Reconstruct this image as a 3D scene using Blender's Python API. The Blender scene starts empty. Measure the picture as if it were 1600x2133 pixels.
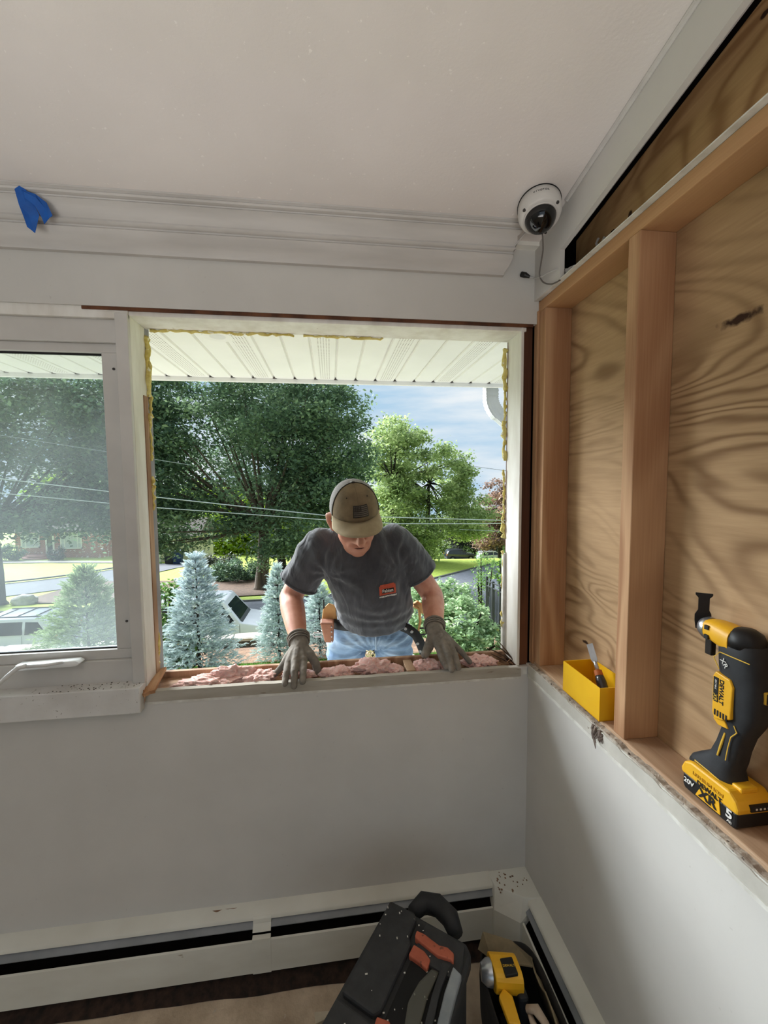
import bpy, bmesh, math, random
import numpy as np
from mathutils import Matrix, Vector, Quaternion, noise as mnoise
R_ = math.radians
SC = bpy.context.scene
COL = SC.collection
random.seed(7)
RNG = np.random.default_rng(7)

# ---------------------------------------------------------------- camera
H = 1.58                                   # eye height above the room floor
cam_d = bpy.data.cameras.new('camera'); cam = bpy.data.objects.new('camera', cam_d); COL.objects.link(cam)
cr = Vector((0.99190424, -0.12673962, -0.00793963)); cu = Vector((0.01660268, 0.06744392, 0.99758492)); cf = Vector((0.12589806, 0.98964053, -0.06900213))
cam.matrix_world = Matrix(((cr.x, cu.x, -cf.x, 0), (cr.y, cu.y, -cf.y, 0), (cr.z, cu.z, -cf.z, H), (0, 0, 0, 1)))
cam_d.sensor_fit = 'HORIZONTAL'; cam_d.sensor_width = 36; cam_d.lens = 868.5 / 1600 * 36
cam_d.clip_start = 0.02; cam_d.clip_end = 400
SC.camera = cam

# ---------------------------------------------------------------- sky, sun, fill light, exposure
vs = SC.view_settings
vs.view_transform = 'Standard'; vs.look = 'None'; vs.exposure = 0.0; vs.gamma = 1.0; vs.use_curve_mapping = False
wd = bpy.data.worlds.new('world'); SC.world = wd; wd.use_nodes = True
wt = wd.node_tree; wt.nodes.clear()
def wn(t, **k):
    n = wt.nodes.new(t)
    for a, b in k.items(): setattr(n, a, b)
    return n
w_tc = wn('ShaderNodeTexCoord'); w_mp = wn('ShaderNodeMapping'); w_mp.inputs['Scale'].default_value = (1.2, 1.2, 7.0)
w_no = wn('ShaderNodeTexNoise'); w_no.inputs['Scale'].default_value = 2.2; w_no.inputs['Detail'].default_value = 7; w_no.inputs['Roughness'].default_value = 0.55
w_rp = wn('ShaderNodeValToRGB')
w_rp.color_ramp.elements[0].position = 0.38; w_rp.color_ramp.elements[0].color = (0.46, 0.66, 0.84, 1)
w_rp.color_ramp.elements[1].position = 0.66; w_rp.color_ramp.elements[1].color = (0.86, 0.91, 0.94, 1)
w_bg = wn('ShaderNodeBackground'); w_bg.inputs['Strength'].default_value = 1.0
w_out = wn('ShaderNodeOutputWorld')
wt.links.new(w_tc.outputs['Generated'], w_mp.inputs['Vector']); wt.links.new(w_mp.outputs['Vector'], w_no.inputs['Vector'])
wt.links.new(w_no.outputs['Fac'], w_rp.inputs['Fac']); wt.links.new(w_rp.outputs['Color'], w_bg.inputs['Color']); wt.links.new(w_bg.outputs['Background'], w_out.inputs['Surface'])

def sun_lamp(name, to_sun, strength, angle, color):
    d = bpy.data.lights.new(name, 'SUN'); d.energy = strength; d.angle = R_(angle); d.color = color
    o = bpy.data.objects.new(name, d); COL.objects.link(o)
    o.rotation_euler = Vector(to_sun).to_track_quat('Z', 'Y').to_euler(); o.location = Vector(to_sun) * 60
    return o
def area_lamp(name, loc, aim, sx, sy, power, color=(1, 1, 1)):
    d = bpy.data.lights.new(name, 'AREA'); d.shape = 'RECTANGLE'; d.size = sx; d.size_y = sy; d.energy = power; d.color = color
    o = bpy.data.objects.new(name, d); COL.objects.link(o)
    o.location = loc; o.rotation_euler = (Vector(loc) - Vector(aim)).to_track_quat('Z', 'Y').to_euler()
    return o
sun_lamp('sun', (-0.50, 0.62, 0.60), 2.6, 20, (1.0, 0.95, 0.86))                       # hazy morning sun, ahead and to the left
sun_lamp('added_sky_glow', (-0.68, 0.56, 0.47), 18, 46, (0.88, 0.95, 1.0))              # second sun added for sky glow, to brighten the right wall
lamp = area_lamp('added_ceiling_fill', (-0.9, -2.3, 0.5), (-0.5, -0.75, 2.7), 2.6, 1.4, 26, (1.0, 0.97, 0.945))   # fill light added behind the camera to brighten the ceiling
lamp.data.spread = R_(72)

# ---------------------------------------------------------------- materials
def lin(c):
    out = []
    for v in c:
        v = v / 255.0
        out.append(v / 12.92 if v <= 0.04045 else ((v + 0.055) / 1.055) ** 2.4)
    return (*out, 1.0)
class NT:
    def __init__(s, name):
        s.m = bpy.data.materials.new(name); s.m.use_nodes = True; s.t = s.m.node_tree; s.t.nodes.clear()
        s.out = s.n('ShaderNodeOutputMaterial')
    def n(s, t, ins=None, **k):
        nd = s.t.nodes.new(t)
        for a, b in k.items(): setattr(nd, a, b)
        for a, b in (ins or {}).items():
            if hasattr(b, 'is_output'): s.t.links.new(b, nd.inputs[a])
            else: nd.inputs[a].default_value = b
        return nd
    def l(s, a, b): s.t.links.new(a, b)
    def ramp(s, fac, stops):
        r = s.n('ShaderNodeValToRGB', {'Fac': fac}); e = r.color_ramp.elements
        while len(e) < len(stops): e.new(0.5)
        for i, (p, c) in enumerate(stops): e[i].position = p; e[i].color = c
        return r.outputs['Color']
    def coord(s, scale=(1, 1, 1), kind='Object', loc=(0, 0, 0), rot=(0, 0, 0)):
        tc = s.n('ShaderNodeTexCoord'); mp = s.n('ShaderNodeMapping', {'Vector': tc.outputs[kind], 'Scale': scale, 'Location': loc, 'Rotation': rot})
        return mp.outputs['Vector']
    def noise(s, vec, scale, detail=4, rough=0.55, dist=0.0):
        return s.n('ShaderNodeTexNoise', {'Vector': vec, 'Scale': scale, 'Detail': detail, 'Roughness': rough, 'Distortion': dist}).outputs['Fac']
    def math(s, op, a, b=0.0, c=0.0):
        nd = s.n('ShaderNodeMath', operation=op)
        for i, v in enumerate((a, b, c)):
            if hasattr(v, 'is_output'): s.l(v, nd.inputs[i])
            else: nd.inputs[i].default_value = v
        return nd.outputs[0]
    def mix(s, fac, a, b):
        nd = s.n('ShaderNodeMix', data_type='RGBA')
        for i, v in ((0, fac), (6, a), (7, b)):
            if hasattr(v, 'is_output'): s.l(v, nd.inputs[i])
            else: nd.inputs[i].default_value = v
        return nd.outputs[2]
    def bump(s, h, strength, dist=0.002):
        return s.n('ShaderNodeBump', {'Height': h, 'Strength': strength, 'Distance': dist}).outputs['Normal']
    def bsdf(s, color, rough=0.6, metal=0.0, normal=None, spec=0.4, **extra):
        ins = {'Base Color': color, 'Roughness': rough, 'Metallic': metal, 'Specular IOR Level': spec}
        if normal is not None: ins['Normal'] = normal
        ins.update(extra)
        b = s.n('ShaderNodeBsdfPrincipled', ins); s.l(b.outputs[0], s.out.inputs['Surface']); return b
MATS = {}
def mat(name, c1, c2=None, scale=8, stretch=(1, 1, 1), rough=0.6, metal=0, bump=0, bscale=None, bdist=0.002, spec=0.4, lo=0.35, hi=0.65, detail=4, c3=None, s3=40, t3=0.7):
    """procedural material: two tones mixed by noise, optional specks of a third tone, optional fine relief"""
    if name in MATS: return MATS[name]
    t = NT(name); v = t.coord(stretch)
    c2 = c2 or tuple(max(0, x * 0.93) for x in c1)
    col = t.ramp(t.noise(v, scale, detail), [(lo, lin(c1)), (hi, lin(c2))])
    if c3: col = t.mix(t.ramp(t.noise(v, s3, 3), [(t3, (0, 0, 0, 1)), (min(1, t3 + 0.05), (1, 1, 1, 1))]), col, lin(c3))
    nor = t.bump(t.noise(v, bscale or scale * 4, 5), bump, bdist) if bump else None
    t.bsdf(col, rough, metal, nor, spec)
    MATS[name] = t.m; return t.m
def wood_mat(name, c1, c2, axis, ring=26, rough=0.7, stretch=0.12, wob=1.0):
    """timber with grain running along one axis"""
    if name in MATS: return MATS[name]
    t = NT(name); sc = [1, 1, 1]; sc[axis] = stretch
    v = t.coord(tuple(sc)); n1 = t.noise(v, 3.2, 3, 0.5, wob)
    r = t.math('SINE', t.math('MULTIPLY', n1, ring * 3.0)); r = t.math('MULTIPLY_ADD', r, 0.5, 0.5)
    sc2 = [220, 220, 220]; sc2[axis] = 6
    fine = t.noise(t.coord(tuple(sc2)), 1.0, 2)
    f = t.math('ADD', t.math('MULTIPLY', r, 0.55), t.math('MULTIPLY', fine, 0.45))
    col = t.ramp(f, [(0.15, lin(c1)), (0.8, lin(c2))])
    t.bsdf(col, rough, 0, t.bump(fine, 0.25, 0.001), 0.3)
    MATS[name] = t.m; return t.m

# ---------------------------------------------------------------- mesh building
class MB:
    def __init__(s): s.V = []; s.F = []; s.M = Matrix.Identity(4)
    def add(s, vs_, fs):
        o = len(s.V); M = s.M
        s.V += [tuple(M @ Vector(v)) for v in vs_]; s.F += [tuple(i + o for i in f) for f in fs]; return s
    def box(s, a, b):
        (x0, y0, z0), (x1, y1, z1) = a, b
        return s.add([(x0, y0, z0), (x1, y0, z0), (x1, y1, z0), (x0, y1, z0), (x0, y0, z1), (x1, y0, z1), (x1, y1, z1), (x0, y1, z1)],
                     [(0, 3, 2, 1), (4, 5, 6, 7), (0, 1, 5, 4), (1, 2, 6, 5), (2, 3, 7, 6), (3, 0, 4, 7)])
    def cbox(s, c, d): return s.box([c[i] - d[i] / 2 for i in range(3)], [c[i] + d[i] / 2 for i in range(3)])
    def prism(s, poly, h0, h1, axis='z'):
        """polygon (counter-clockwise, 2D) pushed out along an axis; axis x: poly=(y,z), y: (x,z), z: (x,y)"""
        n = len(poly)
        def P(p, h): return {'x': (h, p[0], p[1]), 'y': (p[0], h, p[1]), 'z': (p[0], p[1], h)}[axis]
        v = [P(p, h0) for p in poly] + [P(p, h1) for p in poly]
        f = [tuple(range(n - 1, -1, -1)), tuple(range(n, 2 * n))] + [(i, (i + 1) % n, n + (i + 1) % n, n + i) for i in range(n)]
        if axis == 'y': f = [tuple(reversed(q)) for q in f]
        return s.add(v, f)
    def tube(s, pts, r, n=8, caps=True, flat=1.0):
        pts = [Vector(p) for p in pts]; m = len(pts); rs = r if isinstance(r, (list, tuple)) else [r] * m
        vs_, fs = [], []; up = None
        for i, p in enumerate(pts):
            t = (pts[min(i + 1, m - 1)] - pts[max(i - 1, 0)]).normalized()
            if up is None:
                up = t.orthogonal().normalized()
            up = (up - t * up.dot(t)); up = up.normalized() if up.length > 1e-6 else t.orthogonal().normalized()
            sd = t.cross(up)
            for k in range(n):
                a = 2 * math.pi * k / n
                vs_.append(tuple(p + (up * math.cos(a) * flat + sd * math.sin(a)) * rs[i]))
        for i in range(m - 1):
            for k in range(n):
                fs.append((i * n + k, i * n + (k + 1) % n, (i + 1) * n + (k + 1) % n, (i + 1) * n + k))
        if caps: fs += [tuple(range(n - 1, -1, -1)), tuple(range((m - 1) * n, m * n))]
        return s.add(vs_, fs)
    def lathe(s, prof, c=(0, 0, 0), n=24, axis='z', arc=2 * math.pi):
        vs_, fs = [], []; m = len(prof)
        for k in range(n):
            a = arc * k / n
            for r, h in prof:
                p = (r * math.cos(a), r * math.sin(a), h)
                if axis == 'x': p = (h, p[0], p[1])
                if axis == 'y': p = (p[1], h, p[0])
                vs_.append((c[0] + p[0], c[1] + p[1], c[2] + p[2]))
        for k in range(n):
            k2 = (k + 1) % n
            for i in range(m - 1): fs.append((k * m + i, k2 * m + i, k2 * m + i + 1, k * m + i + 1))
        if prof[0][0] > 1e-6: fs.append(tuple(k * m for k in range(n - 1, -1, -1)))
        if prof[-1][0] > 1e-6: fs.append(tuple(k * m + m - 1 for k in range(n)))
        return s.add(vs_, fs)
    def ball(s, c, r, nu=16, nv=10, jit=0.0, seed=0):
        r = r if isinstance(r, (list, tuple)) else (r, r, r); rg = random.Random(seed)
        vs_ = [(c[0], c[1], c[2] - r[2])]; fs = []
        for j in range(1, nv):
            b = -math.pi / 2 + math.pi * j / nv
            for i in range(nu):
                a = 2 * math.pi * i / nu; q = 1 + jit * (rg.random() - 0.5) * 2
                vs_.append((c[0] + r[0] * math.cos(b) * math.cos(a) * q, c[1] + r[1] * math.cos(b) * math.sin(a) * q, c[2] + r[2] * math.sin(b) * q))
        vs_.append((c[0], c[1], c[2] + r[2])); L = len(vs_) - 1
        for i in range(nu): fs.append((0, 1 + (i + 1) % nu, 1 + i)); fs.append((L, L - nu + i, L - nu + (i + 1) % nu))
        for j in range(nv - 2):
            for i in range(nu):
                a = 1 + j * nu + i; b = 1 + j * nu + (i + 1) % nu
                fs.append((a, b, b + nu, a + nu))
        return s.add(vs_, fs)
    def grid(s, P, closed_u=False):
        """P[i][j] -> points; faces between neighbours"""
        m, n = len(P), len(P[0]); vs_ = [p for row in P for p in row]; fs = []
        for i in range(m - 1 if not closed_u else m):
            for j in range(n - 1):
                i2 = (i + 1) % m
                fs.append((i * n + j, i2 * n + j, i2 * n + j + 1, i * n + j + 1))
        return s.add(vs_, fs)
    def build(s, name, m, parent=None, smooth=False, bevel=0, seg=2, origin=None, fix=True):
        V = s.V
        if parent is not None: o0 = wloc(parent)
        elif origin is not None: o0 = Vector(origin)
        else:
            xs, ys, zs = zip(*V); o0 = Vector(((min(xs) + max(xs)) / 2, (min(ys) + max(ys)) / 2, min(zs)))
        me = bpy.data.meshes.new(name); me.from_pydata([(v[0] - o0.x, v[1] - o0.y, v[2] - o0.z) for v in V], [], s.F); me.validate()
        if fix:
            bm = bmesh.new(); bm.from_mesh(me); bmesh.ops.recalc_face_normals(bm, faces=bm.faces); bm.to_mesh(me); bm.free()
        o = bpy.data.objects.new(name, me); COL.objects.link(o)
        if m: me.materials.append(m)
        if parent is None: o.location = o0
        else: o.parent = parent
        if bevel:
            b = o.modifiers.new('bevel', 'BEVEL'); b.width = bevel; b.segments = seg; b.limit_method = 'ANGLE'; b.angle_limit = R_(35)
        if smooth:
            for p in me.polygons: p.use_smooth = True
            if smooth != 'all':
                w = o.modifiers.new('edges', 'EDGE_SPLIT'); w.split_angle = R_(40)
        return o
def wloc(o):
    l = Vector((0, 0, 0))
    while o is not None: l = l + o.location; o = o.parent
    return l
def tag(o, label=None, cat=None, group=None, kind=None):
    if label: o['label'] = label
    if cat: o['category'] = cat
    if group: o['group'] = group
    if kind: o['kind'] = kind
    return o
def thing(name, label, cat, loc=(0, 0, 0), group=None, kind=None):
    o = bpy.data.objects.new(name, None); COL.objects.link(o); o.location = loc; o.empty_display_size = 0.05
    return tag(o, label, cat, group, kind)
def fast_mesh(name, V, F, m, parent=None, smooth=False, origin=None, colors=None):
    """numpy arrays -> mesh object; F is (n,3) or (n,4); colors one value per face"""
    o0 = np.array(wloc(parent)) if parent is not None else np.array(origin if origin is not None else (0, 0, 0), float)
    me = bpy.data.meshes.new(name); k = F.shape[1]
    me.vertices.add(len(V)); me.vertices.foreach_set('co', (V - o0).astype(np.float32).ravel())
    me.loops.add(F.size); me.loops.foreach_set('vertex_index', F.astype(np.int32).ravel())
    me.polygons.add(len(F)); me.polygons.foreach_set('loop_start', np.arange(0, F.size, k, dtype=np.int32))
    me.update(calc_edges=True)
    if colors is not None:
        at = me.attributes.new('tone', 'FLOAT', 'FACE'); at.data.foreach_set('value', colors.astype(np.float32))
    if smooth: me.polygons.foreach_set('use_smooth', np.ones(len(F), bool))
    o = bpy.data.objects.new(name, me); COL.objects.link(o); me.materials.append(m)
    if parent is not None: o.parent = parent
    else: o.location = tuple(o0)
    return o
def copy_tree(o, parent=None):
    c = o.copy(); COL.objects.link(c); c.parent = parent
    for ch in o.children: copy_tree(ch, c)
    return c
def baked(o):
    """the object's mesh with its modifiers applied, worked out in a scratch scene (quick)"""
    ts = bpy.data.scenes.new('scratch'); ts.collection.objects.link(o); vl = ts.view_layers[0]; vl.update()
    me = bpy.data.meshes.new_from_object(o.evaluated_get(vl.depsgraph)); bpy.data.scenes.remove(ts); return me
def text_mesh(name, s, m, M, size, parent, ext=0.0004, align='CENTER', bold=0.0, shear=0.0, cx=1.0):
    """flat lettering; M puts the text plane (x right, y up, z out) in the world"""
    cu_ = bpy.data.curves.new(name, 'FONT'); cu_.body = s; cu_.size = size; cu_.align_x = align; cu_.align_y = 'CENTER'; cu_.extrude = ext; cu_.offset = bold; cu_.shear = shear
    cu_.resolution_u = 3
    tmp = bpy.data.objects.new(name, cu_); me = baked(tmp)
    bpy.data.objects.remove(tmp); bpy.data.curves.remove(cu_)
    o0 = wloc(parent)
    me.transform(Matrix.Translation(-o0) @ M @ Matrix.Diagonal((cx, 1, 1, 1))); me.materials.clear(); me.materials.append(m); me.name = name
    o = bpy.data.objects.new(name, me); COL.objects.link(o); o.parent = parent
    return o
def frame(origin, xdir, ydir):
    """matrix with x along xdir, y nearest ydir, z out"""
    x = Vector(xdir).normalized(); z = x.cross(Vector(ydir)).normalized(); y = z.cross(x)
    return Matrix(((x.x, y.x, z.x, origin[0]), (x.y, y.y, z.y, origin[1]), (x.z, y.z, z.z, origin[2]), (0, 0, 0, 1)))
def at(px, py, Y):
    """point of the place seen at photograph pixel (px, py), at depth Y in front of the camera"""
    d = cf + cr * ((px - 800) / 868.5) - cu * ((py - 1066.5) / 868.5)
    return d * (Y / d.y) + Vector((0, 0, H))
# ================================================================ the room
D, W, DD, B = 1.328, 0.684, 0.668, 0.773         # window wall face, framing face, drywall face and sheathing face of the right wall
def zc(y): return 2.5697 - 0.179 * y             # the ceiling slopes up away from the window wall
XL, YB = -2.6, -4.0
m_ceil = mat('ceiling_paint', (226, 219, 214), (219, 212, 207), 3, rough=0.9, bump=0.22, bscale=130, bdist=0.002, c3=(236, 230, 225), s3=85, t3=0.68)
m_wall = mat('wall_paint', (208, 205, 199), (202, 199, 193), 4, rough=0.75, bump=0.12, bscale=120, bdist=0.001, c3=(194, 190, 183), s3=60, t3=0.72)
m_trim = mat('trim_paint', (205, 201, 196), (190, 186, 181), 18, stretch=(0.15, 1, 1), rough=0.55, bump=0.06, bscale=60)
m_floor = mat('bare_floor', (214, 196, 172), (172, 154, 132), 9, rough=0.95, bump=0.6, bscale=60, bdist=0.006, c3=(196, 186, 170), s3=70, t3=0.68)
m_black = mat('dark_cavity', (14, 11, 9), (8, 7, 6), 20, rough=0.95, spec=0.05)  # near-black that stands in for shade inside gaps and cavities

def struct(name, mb, m, label, cat, **k):
    o = mb.build(name, m, **k); tag(o, label, cat, kind='structure'); return o
# floor
P = []
for i in range(61):
    row = []
    for j in range(61):
        x = XL + (0.684 - XL) * i / 60; y = YB + (1.34 - YB) * j / 60
        row.append((x, y, 0.006 * mnoise.noise((x * 3, y * 3, 0)) + 0.004 * mnoise.noise((x * 11, y * 11, 3)) - 0.006))
    P.append(row)
struct('floor', MB().grid(P), m_floor, 'rough bare brown subfloor strewn with demolition dust', 'floor', smooth='all')
# ceiling, sloped
struct('ceiling', MB().prism([(YB, zc(YB)), (1.36, zc(1.36)), (1.36, zc(1.36) + .12), (YB, zc(YB) + .12)], XL - .1, .80, 'x'), m_ceil, 'sloped off-white stippled ceiling above the window wall', 'ceiling')
# hidden side and back of the room
mb = MB().box((XL - .1, YB - .1, 0), (XL, 1.48, zc(YB)))
struct('wall_left', mb, m_wall, 'plain painted side wall of the room', 'wall')
mb = MB().box((XL - .1, YB - .1, 0), (-2.55, YB, zc(YB))).box((.75, YB - .1, 0), (.80, YB, zc(YB))).box((-2.55, YB - .1, 2.25), (.75, YB, zc(YB)))
struct('wall_back', mb, m_wall, 'painted back wall with a wide unseen opening added to admit light', 'wall')  # opening added behind the camera to let light in
# window wall: drywall below and above the openings
wf = MB()
wf.box((XL, D, 0), (DD + .016, D + .016, .944))
wf.prism([(D, 2.095), (D + .016, 2.095), (D + .016, zc(D) + .05), (D, zc(D) + .05)], XL, DD + .016, 'x')
wf.box((XL, D, .944), (-1.72, D + .016, 2.095))
wall_front = struct('wall_front', wf, m_wall, 'greyish painted window wall below and above the open window', 'wall')
m_sheath = mat('old_sheathing', (120, 84, 56), (84, 56, 38), 20, stretch=(.1, 1, 1), rough=0.9, bump=0.3)
MB().box((XL, 1.452, -.3), (.80, 1.470, .940)).box((XL, 1.452, 2.10), (.80, 1.470, 2.40)).build('wall_sheathing', m_sheath, wall_front)
m_siding = mat('siding', (214, 212, 204), (200, 198, 190), 5, rough=0.6)
MB().box((XL, 1.470, -1.2), (.80, 1.486, .930)).build('siding', m_siding, wall_front)
MB().box((XL, 1.344, .10), (.80, 1.352, .85)).build('wall_cavity_shade', m_black, wall_front)
# band of bare wall where the old apron was, with its caulk line
m_band = mat('bare_band', (178, 172, 160), (162, 154, 140), 14, stretch=(.4, 1, 2), rough=0.85, bump=0.3, bscale=70, c3=(112, 92, 74), s3=34, t3=0.70)
m_caulk = mat('old_caulk', (222, 220, 212), (196, 192, 182), 25, rough=0.7)
rg = random.Random(3)
top = []; n = 90
for i in range(n + 1):
    x = -.578 + (.640 + .578) * i / n
    top.append((x, .9455 + .0022 * mnoise.noise((x * 14, 0, 0)) - (.006 * max(0, (x - .585) / .05) if x > .585 else 0)))
bot = [(x, .912 + .001 * mnoise.noise((x * 20, 5, 0))) for x, _ in reversed(top)]
mb = MB().prism(bot[::-1] + top[::-1], D - .0032, D + .016, 'y')
MB.build(mb, 'apron_scar', m_band, wall_front)
lo = [(x, .9035 + .0012 * mnoise.noise((x * 30, 9, 0))) for x, _ in top]
MB().prism(lo + bot, D - .0020, D + .002, 'y').build('caulk_line', m_caulk, wall_front)
MB().box((DD - .022, D - .002, .918), (DD - .006, D, .936)).build('patch', m_caulk, wall_front)

# ---- right wall: drywall below, stud frame and plywood above
wr = MB().box((DD, YB, 0), (W, D + .016, .950))
P = [(D + .02, zc(D + .02) + .03), (YB, zc(YB) + .03), (YB, zc(YB) - .112)]
for i in range(40):
    y = YB + (1.176 - YB) * i / 39
    P.append((y, zc(y) - .110 + .004 * mnoise.noise((y * 9, 0, 1))))
P += [(1.176, 2.166), (D + .02, 2.166)]
wr.prism(P, DD, W - .002, 'x')
wall_right = struct('wall_right', wr, m_wall, 'right wall opened up to its studs above the painted drywall', 'wall')
m_stud = wood_mat('stud_wood', (196, 156, 118), (162, 118, 84), 2, ring=14)
m_beam = wood_mat('beam_wood', (190, 148, 106), (164, 120, 82), 1, ring=12)
m_plate = wood_mat('plate_wood', (198, 168, 138), (160, 128, 100), 1, ring=12)
m_post = wood_mat('old_post_wood', (112, 70, 44), (74, 44, 28), 2, ring=10)
def plywood(name, c1, c2, c3, knots):
    t = NT(name); v = t.coord((1, .42, 1.35)); n1 = t.noise(v, 1.75, 2.5, 0.48, 1.1)
    r = t.math('SINE', t.math('MULTIPLY', n1, 118.0)); r = t.math('POWER', t.math('MULTIPLY_ADD', r, 0.5, 0.5), 2.2)
    patch = t.ramp(t.noise(t.coord((1, .7, 1)), 2.3, 2), [(.40, (0, 0, 0, 1)), (.60, (1, 1, 1, 1))])
    fine = t.noise(t.coord((150, 9, 150)), 1.0, 3)
    grain = t.math('MULTIPLY', r, t.math('MULTIPLY_ADD', patch, 0.60, 0.14))
    col = t.mix(grain, t.ramp(fine, [(.2, lin(c1)), (.85, lin(c3))]), lin(c2))
    tc = t.n('ShaderNodeTexCoord').outputs['Object']; wob = t.n('ShaderNodeVectorMath', {0: tc, 1: t.n('ShaderNodeTexNoise', {'Vector': tc, 'Scale': 38.0}).outputs['Color']}, operation='MULTIPLY_ADD'); wob.inputs[2].default_value = (0, 0, 0)
    for (ky, kz, ry, rz) in knots:
        mp = t.n('ShaderNodeMapping', {'Vector': tc, 'Location': (0, -ky / ry, -kz / rz), 'Scale': (0, 1 / ry, 1 / rz)})
        nz = t.n('ShaderNodeTexNoise', {'Vector': tc, 'Scale': 45.0, 'Detail': 3}).outputs['Fac']
        dl = t.math('ADD', t.n('ShaderNodeVectorMath', {0: mp.outputs[0]}, operation='LENGTH').outputs['Value'], t.math('MULTIPLY_ADD', nz, 1.6, -0.8))
        col = t.mix(t.ramp(dl, [(.55, (1, 1, 1, 1)), (1.25, (0, 0, 0, 1))]), col, lin((58, 36, 24)))
    t.bsdf(col, 0.75, 0, t.bump(fine, 0.3, 0.001), 0.25)
    return t.m
def ply(name, y0, y1, z0, z1, mm): return MB().box((B, y0, z0), (B + .013, y1, z1)).build(name, mm, wall_right)
# knots are given relative to the wall's own origin (its base point)
o0 = wloc(wall_right)
K = lambda y, z, ry, rz: (y - o0.y, z - o0.z, ry, rz)
m_ply1 = plywood('plywood_lower', (192, 160, 122), (116, 84, 54), (172, 140, 104), [K(.72, 1.885, .045, .012), K(.685, .985, .03, .028), K(1.17, 1.085, .018, .006), K(.60, 1.03, .02, .01)])
m_ply2 = plywood('plywood_upper', (198, 162, 116), (140, 102, 64), (178, 142, 98), [K(.865, 2.246, .016, .018), K(1.03, 2.26, .008, .012), K(1.07, 2.235, .007, .012), K(.70, 2.40, .012, .006), K(.945, 2.215, .012, .01)])
ply('plywood_sheet', -1.6, 1.345, .85, 2.150, m_ply1)
ply('plywood_sheet', -1.6, 1.268, 2.150, 2.75, m_ply2)
MB().prism([(-1.6, 2.556 + .179 * 1.6), (1.268, 2.556 - .179 * 1.268), (1.268, 2.70 - .179 * 1.268), (-1.6, 2.70 + .179 * 1.6)], B - .003, B, 'x').build('shade_band', m_black, wall_right)  # black strip painting the shade seen behind the frieze edge
MB().box((B + .002, 1.15, 2.16), (B + .012, 1.36, 2.45)).build('shade_backing', m_black, wall_right)  # black sheet standing in for shade in the corner slit
MB().box((B - .03, 1.268, 2.17), (B - .001, 1.345, 2.36)).build('corner_shade', m_black, wall_right)  # black block put in as the dark slit beside the plywood
for y in (1.2817, .8751, .4685, .062): MB().box((W, y, .964), (B, y + .0378, 2.131)).build('stud', m_stud, wall_right, bevel=.0022)
MB().box((W - .006, 1.3195, .955), (B - .01, 1.3455, 2.135)).build('stud', m_stud, wall_right, bevel=.002)
MB().box((W, -1.6, 2.131), (B, 1.335, 2.165)).build('header_beam', m_beam, wall_right, bevel=.0022)
MB().box((W - .014, -1.6, 2.1655), (W + .004, 1.318, 2.1685)).build('drywall_edge', m_caulk, wall_right)
MB().box((W, -1.6, .926), (B, 1.345, .964)).build('bottom_plate', m_plate, wall_right, bevel=.003)
# raw torn top of the lower drywall
P = []; k = 150
for i in range(k + 1):
    y = -.3 + (1.325 + .3) * i / k
    P.append((y, .9555 + .0045 * mnoise.noise((y * 16, 2, 0)) + .003 * mnoise.noise((y * 60, 2, 0))))
m_torn = mat('torn_gypsum', (196, 186, 172), (140, 126, 112), 60, rough=0.95, bump=0.8, bscale=140, bdist=.004, c3=(70, 56, 48), s3=90, t3=.62)
MB().prism([(-.3, .936)] + [(1.325, .936)] + P[::-1], DD + .0012, W + .001, 'x').build('torn_edge', m_torn, wall_right)
P2 = [(y, z - .006 + .003 * mnoise.noise((y * 35, 7, 0))) for y, z in P]
lo = [(y, .917 + .0015 * mnoise.noise((y * 22, 4, 0))) for y, _ in P]
m_band2 = mat('bare_band_side', (200, 196, 186), (184, 180, 170), 12, rough=0.85, bump=0.4, bscale=60, c3=(150, 140, 126), s3=40, t3=.72)
MB().prism(lo + P2[::-1], DD - .003, DD + .004, 'x').build('trim_scar', m_band2, wall_right)
lo2 = [(y, z - .0085 - .002 * mnoise.noise((y * 30, 1, 0))) for y, z in lo]
MB().prism(lo2 + lo[::-1], DD - .0045, DD + .003, 'x').build('caulk_line', m_caulk, wall_right)
# splintered paper hanging at the break below the yellow bin
m_paper = mat('torn_paper', (142, 128, 118), (92, 80, 74), 50, rough=0.95, bump=.5)
mb = MB(); rg = random.Random(5)
for k in range(11):
    y = .944 + rg.uniform(-.02, .02); z = .948 + rg.uniform(-.012, .006)
    a = Vector((DD - .003, y, z)); L = rg.uniform(.012, .036)
    mb.tube([a, a + Vector((-.006 * rg.random() - .002, rg.uniform(-.008, .008), -L * .5)), a + Vector((-.009 * rg.random(), rg.uniform(-.012, .012), -L))], [.0042 * rg.uniform(.6, 1.3), .004, .0006], 5, flat=.35)
mb.build('torn_paper', m_paper, wall_right)

# ---- crown moulding: window wall, cut off short of the corner; bead along the right wall
prof = [(0, 2.236), (.014, 2.236), (.016, 2.243), (.030, 2.256), (.044, 2.268), (.050, 2.276), (.0535, 2.2795), (.0500, 2.2840), (.0505, 2.2875), (.0600, 2.2885), (.0650, 2.2930), (.0630, 2.2985), (.0690, 2.3060), (.079, 2.320), (.090, 2.327), (.094, 2.3285), (.0905, 2.3330), (.0915, 2.3355), (.1030, 2.3365), (.1065, 2.3400), (.1030, 2.3445), (.109, 2.3475), (.109, 2.353)]
L = []
for xs in (XL, None):
    L.append([((xs if xs is not None else .558 + .22 * d + .004 * math.sin(d * 300)), D - d, z) for d, z in prof])
mb = MB().grid(L); n = len(prof)
mb.add(L[1] + [(.56, D, 2.36)], [tuple(range(n)) + (n,)])
tag(mb.build('trim_1', m_trim, smooth=True), 'stepped off-white crown moulding along the top of the window wall', 'crown moulding', kind='structure')
y0, y1 = 1.14, YB
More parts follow.
